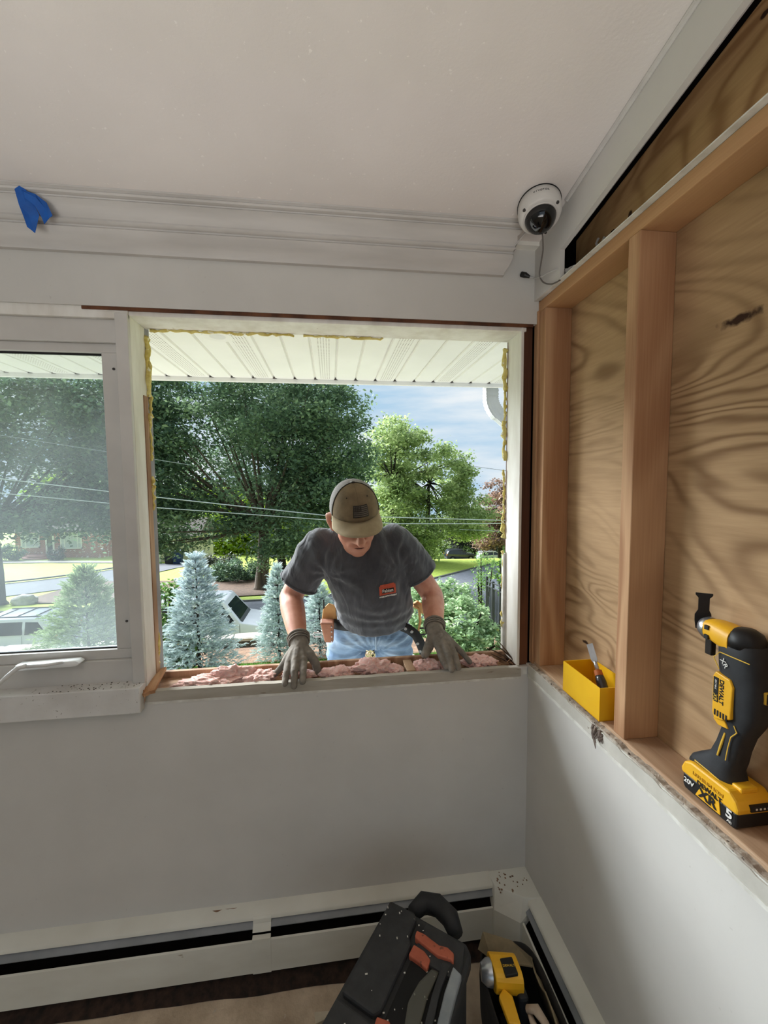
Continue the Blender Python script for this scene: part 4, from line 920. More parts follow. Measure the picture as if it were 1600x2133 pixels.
# ---- vehicles
m_carw = mat('white_car_paint', (232, 234, 238), (226, 228, 232), 3, rough=.25, spec=.6)
m_carb = mat('black_car_paint', (40, 43, 48), (32, 35, 40), 3, rough=.2, spec=.6)
m_cgl = NT('car_glass'); m_cgl.bsdf(lin((34, 42, 46)), .08, 0, None, .6); m_cgl = m_cgl.m
m_tyre = mat('tyre', (30, 30, 31), (22, 22, 23), 20, rough=.85); m_rim = mat('wheel_rim', (150, 150, 152), (120, 120, 122), 10, rough=.35, metal=.6)
m_trimg = mat('grey_plastic', (92, 94, 98), (80, 82, 86), 10, rough=.6); m_amber = mat('amber_lens', (228, 132, 44), (214, 116, 36), 10, rough=.2)
def vehicle(name, label, loc, rz, paint, prof, hw, tumble, zbelt, windows, wheels, extras=None, wr=.34, group=None, cat='car'):
    """prof: side outline (x forward, z up); windows: side window polygons; built facing +x, then turned"""
    T = thing(name, label, cat, loc, group); T.rotation_euler = (0, 0, rz)
    def HW(z): return hw - tumble * max(0, (z - zbelt)) - .03 * max(0, .5 - z)
    mb = MB(); n = len(prof); V = [(x, HW(z), z) for x, z in prof] + [(x, -HW(z), z) for x, z in prof]
    mb.add(V, [tuple(range(n)), tuple(range(2 * n - 1, n - 1, -1))] + [(i, n + i, n + (i + 1) % n, (i + 1) % n) for i in range(n)])
    me = mb.build('body', paint, None, bevel=.05, seg=3, origin=(0, 0, 0)); me.parent = T
    for p in me.data.polygons: p.use_smooth = True
    me.modifiers.new('edges', 'EDGE_SPLIT').split_angle = R_(35)
    def part(nm, mb, m, **k):
        o = mb.build(nm, m, None, origin=(0, 0, 0), **k); o.parent = T; return o
    for poly in windows:
        for s in (1, -1):
            mb = MB(); q = len(poly); off = .006
            V = [(x, s * (HW(z) + off), z) for x, z in poly] + [(x, s * (HW(z) - .03), z) for x, z in poly]
            mb.add(V, [tuple(range(q)), tuple(range(2 * q - 1, q - 1, -1))] + [(i, q + i, q + (i + 1) % q, (i + 1) % q) for i in range(q)]); part('side_window', mb, m_cgl)
    for wx in wheels:
        for s in (1, -1):
            arch = part('wheel_arch', MB().lathe([(0, -.02), (wr * 1.18, -.02), (wr * 1.18, .012), (0, .012)], (wx, s * (hw - .005), wr), 28, 'y'), m_tyre)
            ty = part('wheel', MB().lathe([(wr * .55, -.10), (wr * .95, -.11), (wr, -.07), (wr, .07), (wr * .95, .11), (wr * .55, .10)], (wx, s * (hw - .08), wr), 28, 'y'), m_tyre, smooth=True)
            rm = MB().lathe([(0, .105), (wr * .25, .11), (wr * .62, .10), (wr * .64, 0), (0, -.02)] if s > 0 else [(0, -.105), (wr * .25, -.11), (wr * .62, -.10), (wr * .64, 0), (0, .02)], (wx, s * (hw - .08), wr), 24, 'y').build('rim', m_rim, None, origin=(0, 0, 0), smooth=True); rm.parent = ty
    if extras: extras(T, part, HW)
    return T
def van_extra(T, part, HW):
    part('windscreen', MB().add([(1.62, -.80, 1.30), (1.62, .80, 1.30), (1.06, .70, 1.97), (1.06, -.70, 1.97), (1.58, -.80, 1.26), (1.58, .80, 1.26), (1.02, .70, 1.93), (1.02, -.70, 1.93)], [(0, 1, 2, 3), (7, 6, 5, 4), (0, 4, 5, 1), (1, 5, 6, 2), (2, 6, 7, 3), (3, 7, 4, 0)]), m_cgl)
    part('cowl', MB().add([(1.61, -.83, 1.20), (1.72, -.80, 1.19), (1.72, .80, 1.19), (1.61, .83, 1.20), (1.60, -.83, 1.30), (1.62, .83, 1.30), (1.63, .83, 1.30), (1.63, -.83, 1.30)], [(0, 1, 2, 3), (1, 7, 6, 2), (0, 3, 6, 7), (0, 7, 1), (3, 2, 6)]), m_trimg)
    part('bumper', MB().box((2.42, -.98, .34), (2.62, .98, .60)).box((2.05, -1.0, .34), (2.45, -.93, .58)).box((2.05, .93, .34), (2.45, 1.0, .58)), m_trimg, bevel=.04)
    part('grille', MB().box((2.40, -.55, .66), (2.545, .55, .92)), m_trimg, bevel=.02)
    for s in (1, -1):
        part('headlamp', MB().box((2.38, s * .58 - (.0 if s > 0 else .30), .66), (2.54, s * .58 + (.30 if s > 0 else 0), .90)), m_cgl, bevel=.02)
        part('turn_signal', MB().cbox((2.34, s * .965, .78), (.20, .05, .20)), m_amber, bevel=.02)
        m_ = part('mirror', MB().cbox((1.30, s * 1.15, 1.26), (.14, .20, .26)), m_tyre, bevel=.04)
        part('door_seam', MB().box((.28, s * .999, .42), (.295, s * 1.004, 1.18)).box((1.62, s * .999, .60), (1.635, s * 1.004, 1.15)), m_trimg)
    part('roof_rail', MB().box((-2.5, -.72, 2.07), (1.0, -.68, 2.09)).box((-2.5, .68, 2.07), (1.0, .72, 2.09)), m_carw)
vp = [(-2.75, .42), (2.40, .42), (2.52, .60), (2.50, .96), (2.36, 1.06), (1.66, 1.20), (1.02, 2.03), (.80, 2.08), (-2.55, 2.08), (-2.72, 1.95), (-2.78, .9)]
vw = [[(.36, 1.28), (1.42, 1.28), (.98, 1.88), (.36, 1.88)], [(-.95, 1.30), (.22, 1.30), (.22, 1.88), (-.95, 1.88)], [(-2.45, 1.30), (-1.1, 1.30), (-1.1, 1.88), (-2.45, 1.88)]]
vx = at(547, 1290, 17.0).x
vehicle('van', 'white work van parked on the street behind the largest blue spruce', (vx - 2.42, 17.5, G(-5, 17.5)), 0, m_carw, vp, 1.0, .17, 1.15, vw, (1.72, -1.75), van_extra, .37, 'vehicles on the street', 'van')
def suv_extra(T, part, HW):
    part('windscreen', MB().add([(1.00, -.72, 1.12), (1.00, .72, 1.12), (.34, .62, 1.62), (.34, -.62, 1.62), (.97, -.72, 1.08), (.97, .72, 1.08), (.31, .62, 1.58), (.31, -.62, 1.58)], [(0, 1, 2, 3), (7, 6, 5, 4), (0, 4, 5, 1), (1, 5, 6, 2), (2, 6, 7, 3), (3, 7, 4, 0)]), m_cgl)
    for s in (1, -1):
        part('headlamp', MB().cbox((2.22, s * .68, .82), (.16, .34, .14)), m_rim, bevel=.03); part('tail_lamp', MB().cbox((-2.26, s * .80, 1.02), (.10, .20, .24)), m_amber, bevel=.03)
        part('mirror', MB().cbox((.74, s * 1.02, 1.14), (.12, .20, .15)), m_trimg, bevel=.03); part('roof_bar', MB().box((-1.7, s * .60 - .02, 1.70), (.1, s * .60 + .02, 1.735)), m_trimg)
        part('sill_cladding', MB().box((-1.95, s * .925 - .02, .26), (1.95, s * .925 + .02, .42)), m_trimg); part('door_seam', MB().box((-.20, s * .944, .45), (-.19, s * .950, 1.08)).box((-1.22, s * .944, .55), (-1.21, s * .950, 1.08)), m_trimg)
sp_ = [(-2.28, .34), (2.20, .34), (2.32, .55), (2.28, .88), (2.10, .98), (1.06, 1.08), (.30, 1.66), (-.2, 1.71), (-1.75, 1.69), (-2.05, 1.50), (-2.28, 1.08), (-2.34, .7)]
swn = [[(-.14, 1.12), (.86, 1.12), (.26, 1.55), (-.14, 1.58)], [(-1.20, 1.12), (-.24, 1.12), (-.24, 1.58), (-1.20, 1.58)], [(-2.0, 1.15), (-1.30, 1.12), (-1.30, 1.57), (-1.72, 1.55)]]
def suv2_extra(T, part, HW):
    suv_extra(T, part, HW)
    for xx in (-1.5, -.85, -.2): part('roof_rib', MB().box((xx, -.64, 1.705), (xx + .03, .64, 1.73)), m_trimg)
p = at(0, 1300, 17.5)
vehicle('white_suv', 'white estate car parked on the street, seen through the left pane', (p.x + .15, 17.5, G(p.x, 17.5)), math.pi, m_carw, sp_, .95, .22, 1.0, swn, (1.42, -1.42), suv2_extra, .36, 'vehicles on the street')
p = at(960, 1168, 61); vehicle('black_suv', 'black SUV parked on the distant road beyond the bright lawn', (p.x, 61.5, G(p.x, 61.5) + .03), .02, m_carb, sp_, .95, .22, 1.0, swn, (1.42, -1.42), suv_extra, .38, 'cars on the distant road')
p = at(1024, 1168, 61.5); vehicle('white_suv', 'white SUV parked on the distant road beside the right jamb', (p.x + .4, 62.2, G(p.x, 62.2) + .03), .02, m_carw, sp_, .95, .22, 1.0, swn, (1.42, -1.42), suv_extra, .38, 'cars on the distant road')

# ---- brick house, garage, bins, boulder
t = NT('red_brick'); v = t.coord((1, 1, 1), rot=(math.pi / 2, 0, 0))
bt = t.n('ShaderNodeTexBrick', {'Vector': v, 'Color1': lin((176, 106, 92)), 'Color2': lin((148, 84, 74)), 'Mortar': lin((196, 170, 156)), 'Scale': 1.0, 'Mortar Size': .012, 'Brick Width': .30, 'Row Height': .11, 'Bias': 0.0})
wp = t.ramp(t.noise(t.coord(), 2.6, 3), [(.60, (0, 0, 0, 1)), (.64, (1, 1, 1, 1))]); t.bsdf(t.mix(wp, bt.outputs[0], lin((226, 206, 198))), .9); m_brick = t.m
hy = 52.0; gz = G(-32, 52); hx0, hx1 = at(33, 1150, hy).x, at(175, 1150, hy).x + 2.0
ho = thing('brick_house', 'red brick house with white windows across the street', 'house', ((hx0 + hx1) / 2, hy + 3, gz))
MB().box((hx0, hy, gz - .3), (hx1, hy + 8, gz + 3.0)).build('brick_wall', m_brick, ho)
m_roof = mat('roof_shingle', (106, 98, 92), (86, 80, 76), 6, rough=.9)
MB().prism([(hy - .6, gz + 2.95), (hy + 8.6, gz + 2.95), (hy + 4, gz + 5.4)], hx0 - .5, hx1 + .5, 'x').build('roof', m_roof, ho)
m_wtrim = mat('house_trim', (236, 236, 232), (226, 226, 222), 4, rough=.5); m_pane = NT('house_pane'); m_pane.bsdf(lin((150, 164, 172)), .1, 0, None, .6); m_pane = m_pane.m; m_curt = mat('net_curtain', (206, 212, 214), (184, 192, 196), 10, stretch=(6, 1, .3))
def hwin(x0, x1, z0, z1, side):
    f = MB()
    f.box((x0, hy - .10, z0), (x1, hy - .02, z0 + .14)).box((x0, hy - .10, z1 - .12), (x1, hy - .02, z1)).box((x0, hy - .10, z0), (x0 + .12, hy - .02, z1)).box((x1 - .12, hy - .10, z0), (x1, hy - .02, z1))
    fr = f.build('window', m_wtrim, ho)
    MB().box((x0 + .1, hy - .05, z0 + .1), (x1 - .1, hy - .01, z1 - .1)).build('pane', m_curt, fr)
    for s in side:
        a = x0 + (x1 - x0) * s; MB().box((a - .05, hy - .11, z0 + .1), (a + .05, hy - .02, z1 - .1)).build('glazing_bar', m_wtrim, fr)
    for sgn, a, b in ((0, x0 + .12, x0 + (x1 - x0) * side[0]), (1, x0 + (x1 - x0) * side[-1], x1 - .12)):
        for zz in (.36, .66): MB().box((a, hy - .10, z0 + (z1 - z0) * zz - .03), (b, hy - .02, z0 + (z1 - z0) * zz + .03)).build('glazing_bar', m_wtrim, fr)
wz = at(60, 1141, hy).z
hwin(at(45, 1140, hy).x, at(84, 1140, hy).x, wz, wz + 1.7, (.25, .75))
hwin(at(127, 1140, hy).x, at(172, 1140, hy).x, wz - .25, wz + 1.7, (.2, .8))
dx0, dx1 = at(97, 1150, hy).x, at(115, 1150, hy).x
dr = MB().box((dx0, hy - .12, gz + .3), (dx0 + .16, hy, gz + 2.7)).box((dx1 - .16, hy - .12, gz + .3), (dx1, hy, gz + 2.7)).box((dx0, hy - .12, gz + 2.55), (dx1, hy, gz + 2.7)).build('door_frame', m_wtrim, ho)
MB().box((dx0 + .16, hy - .06, gz + .3), (dx1 - .16, hy, gz + 2.55)).build('front_door', m_cgl, ho)
m_bstep = mat('brick_step', (178, 122, 110), (158, 104, 94), 8, rough=.9); cxd = (dx0 + dx1) / 2 - .6
for k, rr in enumerate((1.9, 1.5)): MB().lathe([(0, 0), (rr, 0), (rr, .20), (0, .20)], (cxd, hy - .35, gz + .02 + .2 * k), 28).build('step', m_bstep, ho)
gy = 47.0; gx0, gx1 = at(262, 1150, gy).x, at(412, 1150, gy).x; gz2 = G(-15, 47)
ga = thing('garage', 'cream garage behind the two wheelie bins', 'garage', ((gx0 + gx1) / 2, gy + 3, gz2))
m_cream = mat('cream_wall', (214, 208, 186), (200, 194, 174), 4, rough=.8)
MB().box((gx0, gy, gz2 - .3), (gx1, gy + 6, gz2 + 2.9)).build('garage_wall', m_cream, ga)
MB().prism([(gy - .5, gz2 + 2.85), (gy + 6.5, gz2 + 2.85), (gy + 3, gz2 + 4.6)], gx0 - .4, gx1 + .4, 'x').build('roof', m_roof, ga)
dxa = at(327, 1150, gy).x - 2.2
gd = MB().box((dxa, gy - .05, gz2 + .02), (dxa + 2.6, gy + .02, gz2 + 2.2)).build('garage_door', m_wtrim, ga)
for k in range(4): MB().box((dxa, gy - .07, gz2 + .10 + .54 * k), (dxa + 2.6, gy - .045, gz2 + .56 + .54 * k)).build('door_panel', m_wtrim, gd)
def bin_(label, px, m, Y):
    p = at(px, 1168, Y); z = G(p.x, Y); T = thing('wheelie_bin', label, 'bin', (p.x, Y, z), 'wheelie bins by the garage')
    mb = MB(); mb.add([(p.x - .36, Y - .33, z + .08), (p.x + .36, Y - .33, z + .08), (p.x + .36, Y + .33, z + .08), (p.x - .36, Y + .33, z + .08), (p.x - .46, Y - .42, z + 1.35), (p.x + .46, Y - .42, z + 1.35), (p.x + .46, Y + .42, z + 1.35), (p.x - .46, Y + .42, z + 1.35)], [(0, 3, 2, 1), (4, 5, 6, 7), (0, 1, 5, 4), (1, 2, 6, 5), (2, 3, 7, 6), (3, 0, 4, 7)])
    mb.build('tub', m, T, bevel=.03); MB().box((p.x - .49, Y - .47, z + 1.35), (p.x + .49, Y + .45, z + 1.45)).build('lid', m, T, bevel=.03)
    for s in (-1, 1): MB().lathe([(0, -.04), (.12, -.04), (.12, .04), (0, .04)], (p.x + s * .36, Y + .30, z + .12), 14, 'x').build('wheel', m_tyre, T)
bin_('black wheelie bin standing left of the blue one by the garage', 354, mat('bin_black', (46, 50, 54), (38, 42, 46), 5, rough=.5), 44.6)
bin_('blue wheelie bin standing right of the black one by the garage', 371, mat('bin_blue', (38, 62, 104), (30, 52, 92), 5, rough=.5), 44.2)
bm = bmesh.new(); bmesh.ops.create_icosphere(bm, subdivisions=4, radius=1); p = at(52, 1236, 28.0)
for v in bm.verts:
    q = v.co.copy(); k = 1 + .22 * mnoise.noise(q * 1.6) + .08 * mnoise.noise(q * 5); v.co = Vector((q.x * .72 * k, q.y * .5 * k, max(-.15, q.z * .46 * k)))
me = bpy.data.meshes.new('boulder'); bm.to_mesh(me); bm.free(); [setattr(f, 'use_smooth', True) for f in me.polygons]
me.materials.append(mat('boulder_stone', (216, 212, 208), (176, 172, 168), 3, rough=.95, bump=.6, bscale=12, bdist=.03)); o = bpy.data.objects.new('boulder', me); COL.objects.link(o); o.location = (p.x, 28.0, G(p.x, 28) + .12)
tag(o, 'pale grey boulder on the verge beside the curving driveway', 'boulder')
# ================================================================ the man leaning in through the window
def capsule(mb, p0, r0, p1, r1, n=14):
    p0, p1 = Vector(p0), Vector(p1); t = (p1 - p0).normalized(); P = []; Rr = []
    for k in range(5): a = math.pi / 2 * k / 4 - math.pi / 2; P.append(p0 + t * r0 * math.sin(a)); Rr.append(max(1e-4, r0 * math.cos(a)))
    for k in range(1, 5): P.append(p0.lerp(p1, k / 5)); Rr.append(r0 + (r1 - r0) * k / 5)
    for k in range(5): a = math.pi / 2 * k / 4; P.append(p1 + t * r1 * math.sin(a)); Rr.append(max(1e-4, r1 * math.cos(a)))
    return mb.tube(P, Rr, n)
def chain(mb, pts, rs, n=14):
    for (a, b), (r, s) in zip(zip(pts, pts[1:]), zip(rs, rs[1:])): capsule(mb, a, r, b, s, n)
def ring(c, rx, ry, xd=(1, 0, 0), yd=(0, 1, 0), n=32, e=2.0, fn=None):
    c, xd, yd = Vector(c), Vector(xd).normalized(), Vector(yd).normalized(); out = []
    for k in range(n):
        a = 2 * math.pi * k / n; ca, sa = math.cos(a), math.sin(a)
        p = c + xd * (rx * math.copysign(abs(ca) ** (2 / e), ca)) + yd * (ry * math.copysign(abs(sa) ** (2 / e), sa))
        if fn: p = p + Vector(fn(ca, sa))
        out.append(tuple(p))
    return out
def loft(mb, rings, caps=True):
    n = len(rings[0]); V = [p for r in rings for p in r]; F = []
    for i in range(len(rings) - 1):
        for k in range(n): F.append((i * n + k, i * n + (k + 1) % n, (i + 1) * n + (k + 1) % n, (i + 1) * n + k))
    if caps: F += [tuple(range(n - 1, -1, -1)), tuple(range((len(rings) - 1) * n, len(rings) * n))]
    return mb.add(V, F)
def ell(mb, c, r, M3=None, nu=24, nv=16):
    old = mb.M; mb.M = Matrix.Translation(Vector(c)) @ (M3.to_4x4() if M3 is not None else Matrix.Identity(4)); mb.ball((0, 0, 0), r, nu, nv); mb.M = old
def fuse(mb, name, m, parent, voxel, it=6, fac=.5, disp=None):
    """melt overlapping closed shapes into one continuous skin"""
    o = mb.build(name, m, parent); md = o.modifiers.new('fuse', 'REMESH'); md.mode = 'VOXEL'; md.voxel_size = voxel
    sm = o.modifiers.new('soft', 'SMOOTH'); sm.iterations = it; sm.factor = fac
    me = baked(o)
    old = o.data; o.modifiers.clear(); o.data = me; bpy.data.meshes.remove(old); me.name = name
    if disp:
        N = [v.normal.copy() for v in me.vertices]; C = [v.co.copy() for v in me.vertices]; o0 = wloc(parent)
        me.vertices.foreach_set('co', np.array([tuple(c + n * disp(c + o0, n)) for c, n in zip(C, N)], np.float32).ravel())
    me.polygons.foreach_set('use_smooth', [True] * len(me.polygons)); me.update()
    return o
t = NT('skin'); v = t.coord(); sk = t.ramp(t.noise(v, 26, 4), [(.3, lin((206, 150, 126))), (.7, lin((188, 126, 104)))])
t.bsdf(sk, .55, 0, t.bump(t.noise(v, 160, 3), .2, .001), .35, **{'Subsurface Weight': .12, 'Subsurface Radius': (.012, .005, .003), 'Subsurface Scale': .6}); m_skin = t.m
t = NT('shirt_cloth'); v = t.coord(); c1 = t.ramp(t.noise(v, 7, 4), [(.3, lin((62, 63, 68))), (.7, lin((84, 85, 90)))])
wr_ = t.noise(t.coord((1, 1, .38), rot=(0, R_(16), 0)), 13, 3, .5, .7); wv = t.noise(t.coord((400, 400, 400)), 1, 2)
t.bsdf(c1, .9, 0, t.bump(t.math('ADD', wr_, t.math('MULTIPLY', wv, .04)), .9, .022), .15, **{'Sheen Weight': .35}); m_shirt = t.m
t = NT('denim'); v = t.coord(); n1 = t.noise(t.coord((1, 1, 2.2)), 8, 4)
c1 = t.ramp(n1, [(.28, lin((92, 114, 142))), (.5, lin((124, 146, 172))), (.74, lin((172, 188, 206)))])
wrk = t.noise(t.coord((.5, .5, 2.4), rot=(0, R_(10), 0)), 14, 3, .5, .6); wv = t.noise(t.coord((300, 300, 900)), 1, 2)
t.bsdf(c1, .9, 0, t.bump(t.math('ADD', wrk, t.math('MULTIPLY', wv, .05)), .7, .014), .15); m_denim = t.m
t = NT('glove_knit'); v = t.coord(); c1 = t.ramp(t.noise(v, 30, 4), [(.3, lin((138, 130, 120))), (.6, lin((112, 106, 98))), (.85, lin((160, 150, 140)))])
t.bsdf(c1, .85, 0, t.bump(t.math('ADD', t.noise(t.coord((1, 1, 3)), 40, 3), t.math('MULTIPLY', t.noise(v, 500, 2), .2)), .5, .003), .2); m_glove = t.m

man = thing('person', 'man in olive cap, grey t-shirt and work gloves leaning in at the window', 'person', (.165, 1.80, .05))
LS, LE, LW = Vector((-.040, 1.645, 1.345)), Vector((-.168, 1.690, 1.125)), at(624, 1341, 1.462)
RS, RE, RW = Vector((.250, 1.645, 1.352)), Vector((.418, 1.690, 1.108)), at(906, 1312, 1.465)
HC = Vector((.086, 1.545, 1.458))                                  # centre of the head
pitch, roll_, yaw_ = R_(25), R_(-6), R_(9)
Rm = Matrix.Rotation(yaw_, 3, 'Z') @ Matrix.Rotation(pitch, 3, 'X') @ Matrix.Rotation(roll_, 3, 'Y')   # +pitch tips the crown towards the room
hx, hu = Rm @ Vector((1, 0, 0)), Rm @ Vector((0, 0, 1)); hf = Rm @ Vector((0, -1, 0))
def hp(x, f, u): return HC + hx * x + hf * f + hu * u
M3 = Matrix((hx, -hf, hu)).transposed()                            # columns: right, back, up

# --- body: one continuous skin
b = MB()
ell(b, hp(0, -.008, .032), (.078, .098, .092), M3); ell(b, hp(0, .026, -.046), (.070, .064, .080), M3); ell(b, hp(0, .036, -.096), (.054, .048, .046), M3); ell(b, hp(0, .058, -.120), (.029, .022, .021), M3)
ell(b, hp(-.040, .048, -.036), (.030, .030, .032), M3); ell(b, hp(.040, .048, -.036), (.030, .030, .032), M3)
ell(b, hp(0, .070, .022), (.058, .022, .020), M3)
chain(b, [hp(0, .086, .006), hp(0, .102, -.024), hp(0, .115, -.046)], [.011, .0125, .0165], 12)
ell(b, hp(-.015, .097, -.050), (.0110, .012, .0095), M3, 12, 8); ell(b, hp(.015, .097, -.050), (.0110, .012, .0095), M3, 12, 8)
ell(b, hp(0, .076, -.080), (.036, .018, .018), M3, 16, 10); ell(b, hp(0, .086, -.073), (.025, .009, .0065), M3, 16, 8); ell(b, hp(0, .083, -.092), (.022, .010, .0075), M3, 16, 8)
for s in (-1, 1):
    chain(b, [hp(s * .080, -.014, .012), hp(s * .094, -.030, .002), hp(s * .093, -.030, -.026), hp(s * .080, -.014, -.052)], [.009, .0115, .0095, .0095], 10)
    chain(b, [hp(s * .026, .088, -.048), hp(s * .036, .078, -.070), hp(s * .036, .066, -.090)], [.007, .008, .007], 8)
chain(b, [hp(0, -.020, -.040), Vector((.090, 1.640, 1.405)), Vector((.10, 1.66, 1.36))], [.055, .060, .07])
Sx = [((.165, 1.785, .93), .140, .090), ((.163, 1.755, 1.02), .138, .090), ((.158, 1.700, 1.10), .146, .108), ((.140, 1.672, 1.19), .148, .104), ((.118, 1.655, 1.28), .156, .096), ((.104, 1.655, 1.34), .120, .070), ((.096, 1.655, 1.39), .06, .05)]
loft(b, [ring(c, rx_, ry_) for c, rx_, ry_ in Sx])
def arm(mb, S, E, Wp):
    chain(mb, [S, S.lerp(E, .5), E, E.lerp(Wp, .28), E.lerp(Wp, .65), Wp], [.052, .050, .0445, .0475, .039, .0265])
arm(b, LS, LE, LW); arm(b, RS, RE, RW)
# hands: joints as seen over the sill
FL = {'wrist': LW, 'pinky': [at(588, 1388, 1.392), at(577, 1400, 1.392), at(565, 1413, 1.388)], 'ring': [at(600, 1384, 1.378), at(596.5, 1402, 1.338), at(593.5, 1424, 1.3085)],
      'middle': [at(615, 1379, 1.374), at(613.5, 1400, 1.332), at(612.5, 1429, 1.3055)], 'index': [at(632, 1381, 1.376), at(631.5, 1400, 1.337), at(630.5, 1420, 1.3090)],
      'thumb': [at(646, 1364, 1.412), at(657, 1380, 1.406), at(662, 1399, 1.396)]}
FR = {'wrist': RW, 'thumb': [at(892, 1350, 1.410), at(886, 1362, 1.385), at(885, 1364, 1.362)], 'index': [at(915, 1351, 1.386), at(920, 1370, 1.346), at(930, 1389, 1.320)],
      'middle': [at(927, 1346, 1.384), at(935, 1370, 1.338), at(941, 1395, 1.3075)], 'ring': [at(939, 1346, 1.388), at(949, 1368, 1.346), at(955, 1391, 1.3125)],
      'pinky': [at(949, 1346, 1.398), at(964, 1361, 1.380), at(979, 1379, 1.366)]}
RAD = {'thumb': (.0145, .0132, .0118), 'index': (.0115, .0104, .0090), 'middle': (.0118, .0106, .0092), 'ring': (.0112, .0100, .0088), 'pinky': (.0102, .0090, .0078)}
def hand(mb, Fg, k, kp=None):
    kp = kp or k; w_ = Fg['wrist']
    for f, r in RAD.items():
        P_ = Fg[f]; chain(mb, P_, [x * k for x in r], 12)
        chain(mb, [w_.lerp(P_[0], .12), w_.lerp(P_[0], .6), P_[0]], [.018 * kp, (.0155 if f != 'thumb' else .0150) * kp, r[0] * 1.06 * k], 12)
    capsule(mb, Fg['index'][0].lerp(w_, .12), .0132 * kp, Fg['ring'][0].lerp(w_, .12), .0125 * kp, 12)
    capsule(mb, w_.lerp(Fg['index'][0], .62), .0155 * kp, w_.lerp(Fg['pinky'][0], .66), .0140 * kp, 12)
    capsule(mb, w_.lerp(Fg['index'][0], .35), .0175 * kp, w_.lerp(Fg['pinky'][0], .35), .0160 * kp, 12)
hand(b, FL, .80); hand(b, FR, .80)
# legs and feet inside the clothes
HPL, HPR = Vector((.058, 1.785, .90)), Vector((.262, 1.785, .90))
for h_, kx in ((HPL, .045), (HPR, .285)): chain(b, [h_, Vector((kx, 1.80, .50)), Vector((kx, 1.84, .13))], [.078, .056, .040]); chain(b, [(kx, 1.85, .10), (kx, 1.72, .085)], [.036, .030])
body = fuse(b, 'body', m_skin, man, .0052, 5, .5)
# lips, brows, eyes
m_lip = mat('lips', (168, 96, 84), (152, 84, 74), 60, rough=.5)
chain_ = MB(); pts = [hp(-.027, .084, -.083), hp(-.010, .0935, -.0815), hp(.004, .0945, -.0825), hp(.027, .084, -.083)]; chain_.tube(pts, [.0012, .0026, .0026, .0012], 8); chain_.build('mouth', mat('mouth_line', (96, 52, 46), (84, 44, 40), 60), man, smooth='all')
for s in (-1, 1):
    MB().ball(tuple(hp(s * .030, .070, .002)), .0115, 14, 10).build('eye', mat('eye_white', (226, 222, 214), (216, 212, 204), 20, rough=.2), man, smooth='all')
    MB().ball(tuple(hp(s * .030, .0795, -.0005)), .0035, 10, 8).build('pupil', m_plug, man, smooth='all')
    MB().tube([hp(s * .014, .089, .017), hp(s * .030, .089, .022), hp(s * .047, .080, .018)], [.003, .0035, .0015], 7).build('eyebrow', mat('hair_brown', (84, 66, 52), (62, 48, 38), 80, rough=.8), man)
hair = MB()
for s in (-1, 1): hair.tube([hp(s * .074, .010, .030), hp(s * .075, .004, .004), hp(s * .071, .010, -.022)], [.006, .008, .004], 8, flat=.6)
loft(hair, [ring(hp(0, -.028, z), .079, .088, hx, hf, 20) for z in (.045, .01)] + [ring(hp(0, -.045, -.03), .066, .070, hx, hf, 20)])
hair.build('short_hair', MATS['hair_brown'], man, smooth='all')

# --- t-shirt
s_ = MB(); drop = lambda ca, sa: (0, 0, -.030 * max(0, -sa) - .004 + .028 * abs(ca) ** 3)
loft(s_, [ring((.176, 1.725, 1.005), .160, .124, fn=drop), ring((.173, 1.712, 1.045), .164, .132), ring((.166, 1.695, 1.10), .164, .134), ring((.150, 1.672, 1.18), .166, .126), ring((.128, 1.652, 1.26), .176, .118, e=2.3),
          ring((.110, 1.648, 1.325), .176, .104, e=2.3), ring((.104, 1.650, 1.370), .146, .088, e=2.1), ring((.098, 1.648, 1.402), .106, .074), ring((.094, 1.642, 1.428), .074, .060)])
def sleeve(mb, S, E, k):
    q = S.lerp(E, k); t_ = (E - S).normalized(); mb.tube([S - t_ * .05, S - t_ * .02, S + t_ * .05, q - t_ * .01, q], [.040, .066, .076, .077, .078], 24)
    ell(mb, S + Vector((0, 0, .0)), (.070, .074, .064))
sleeve(s_, LS, LE, .74); sleeve(s_, RS, RE, .62)
def folds(p, n):
    a = mnoise.noise((p.x * 5 + p.z * 6, p.y * 5, p.z * 4)) * .007 + mnoise.noise((p.x * 24 + p.z * 12, p.y * 10, p.z * 6 + 3)) * .0065
    for cx_, cz_ in ((.262, 1.245), (-.010, 1.235)):                     # creases fanning out of the armpits
        dx, dz = p.x - cx_, p.z - cz_; r = math.hypot(dx, dz)
        a += .0024 * math.sin(math.atan2(dz, dx) * 9 + 8 * mnoise.noise((p.x * 6, 0, p.z * 6))) * math.exp(-(r - .05) ** 2 / .006) * min(1, r / .05)
    if p.z < 1.16: a += .0022 * math.sin((p.z - 1.1 * (p.x - .16) ** 2 + .022 * mnoise.noise((p.x * 9, 0, p.z * 8))) * 150) * math.exp(-((p.z - 1.05) / .05) ** 2)
    return a + .003 * mnoise.noise((p.x * 60 - p.z * 28, p.y * 20, p.z * 14))
shirt = fuse(s_, 't_shirt', m_shirt, man, .0052, 5, .5, folds)
MB().tube([tuple(p) for p in ring((.094, 1.638, 1.424), .078, .066, (1, 0, .0), (0, 1, .35), n=28)] + [ring((.094, 1.638, 1.424), .078, .066, (1, 0, 0), (0, 1, .35), n=28)[0]], .0068, 8).build('collar', m_shirt, shirt, smooth='all')
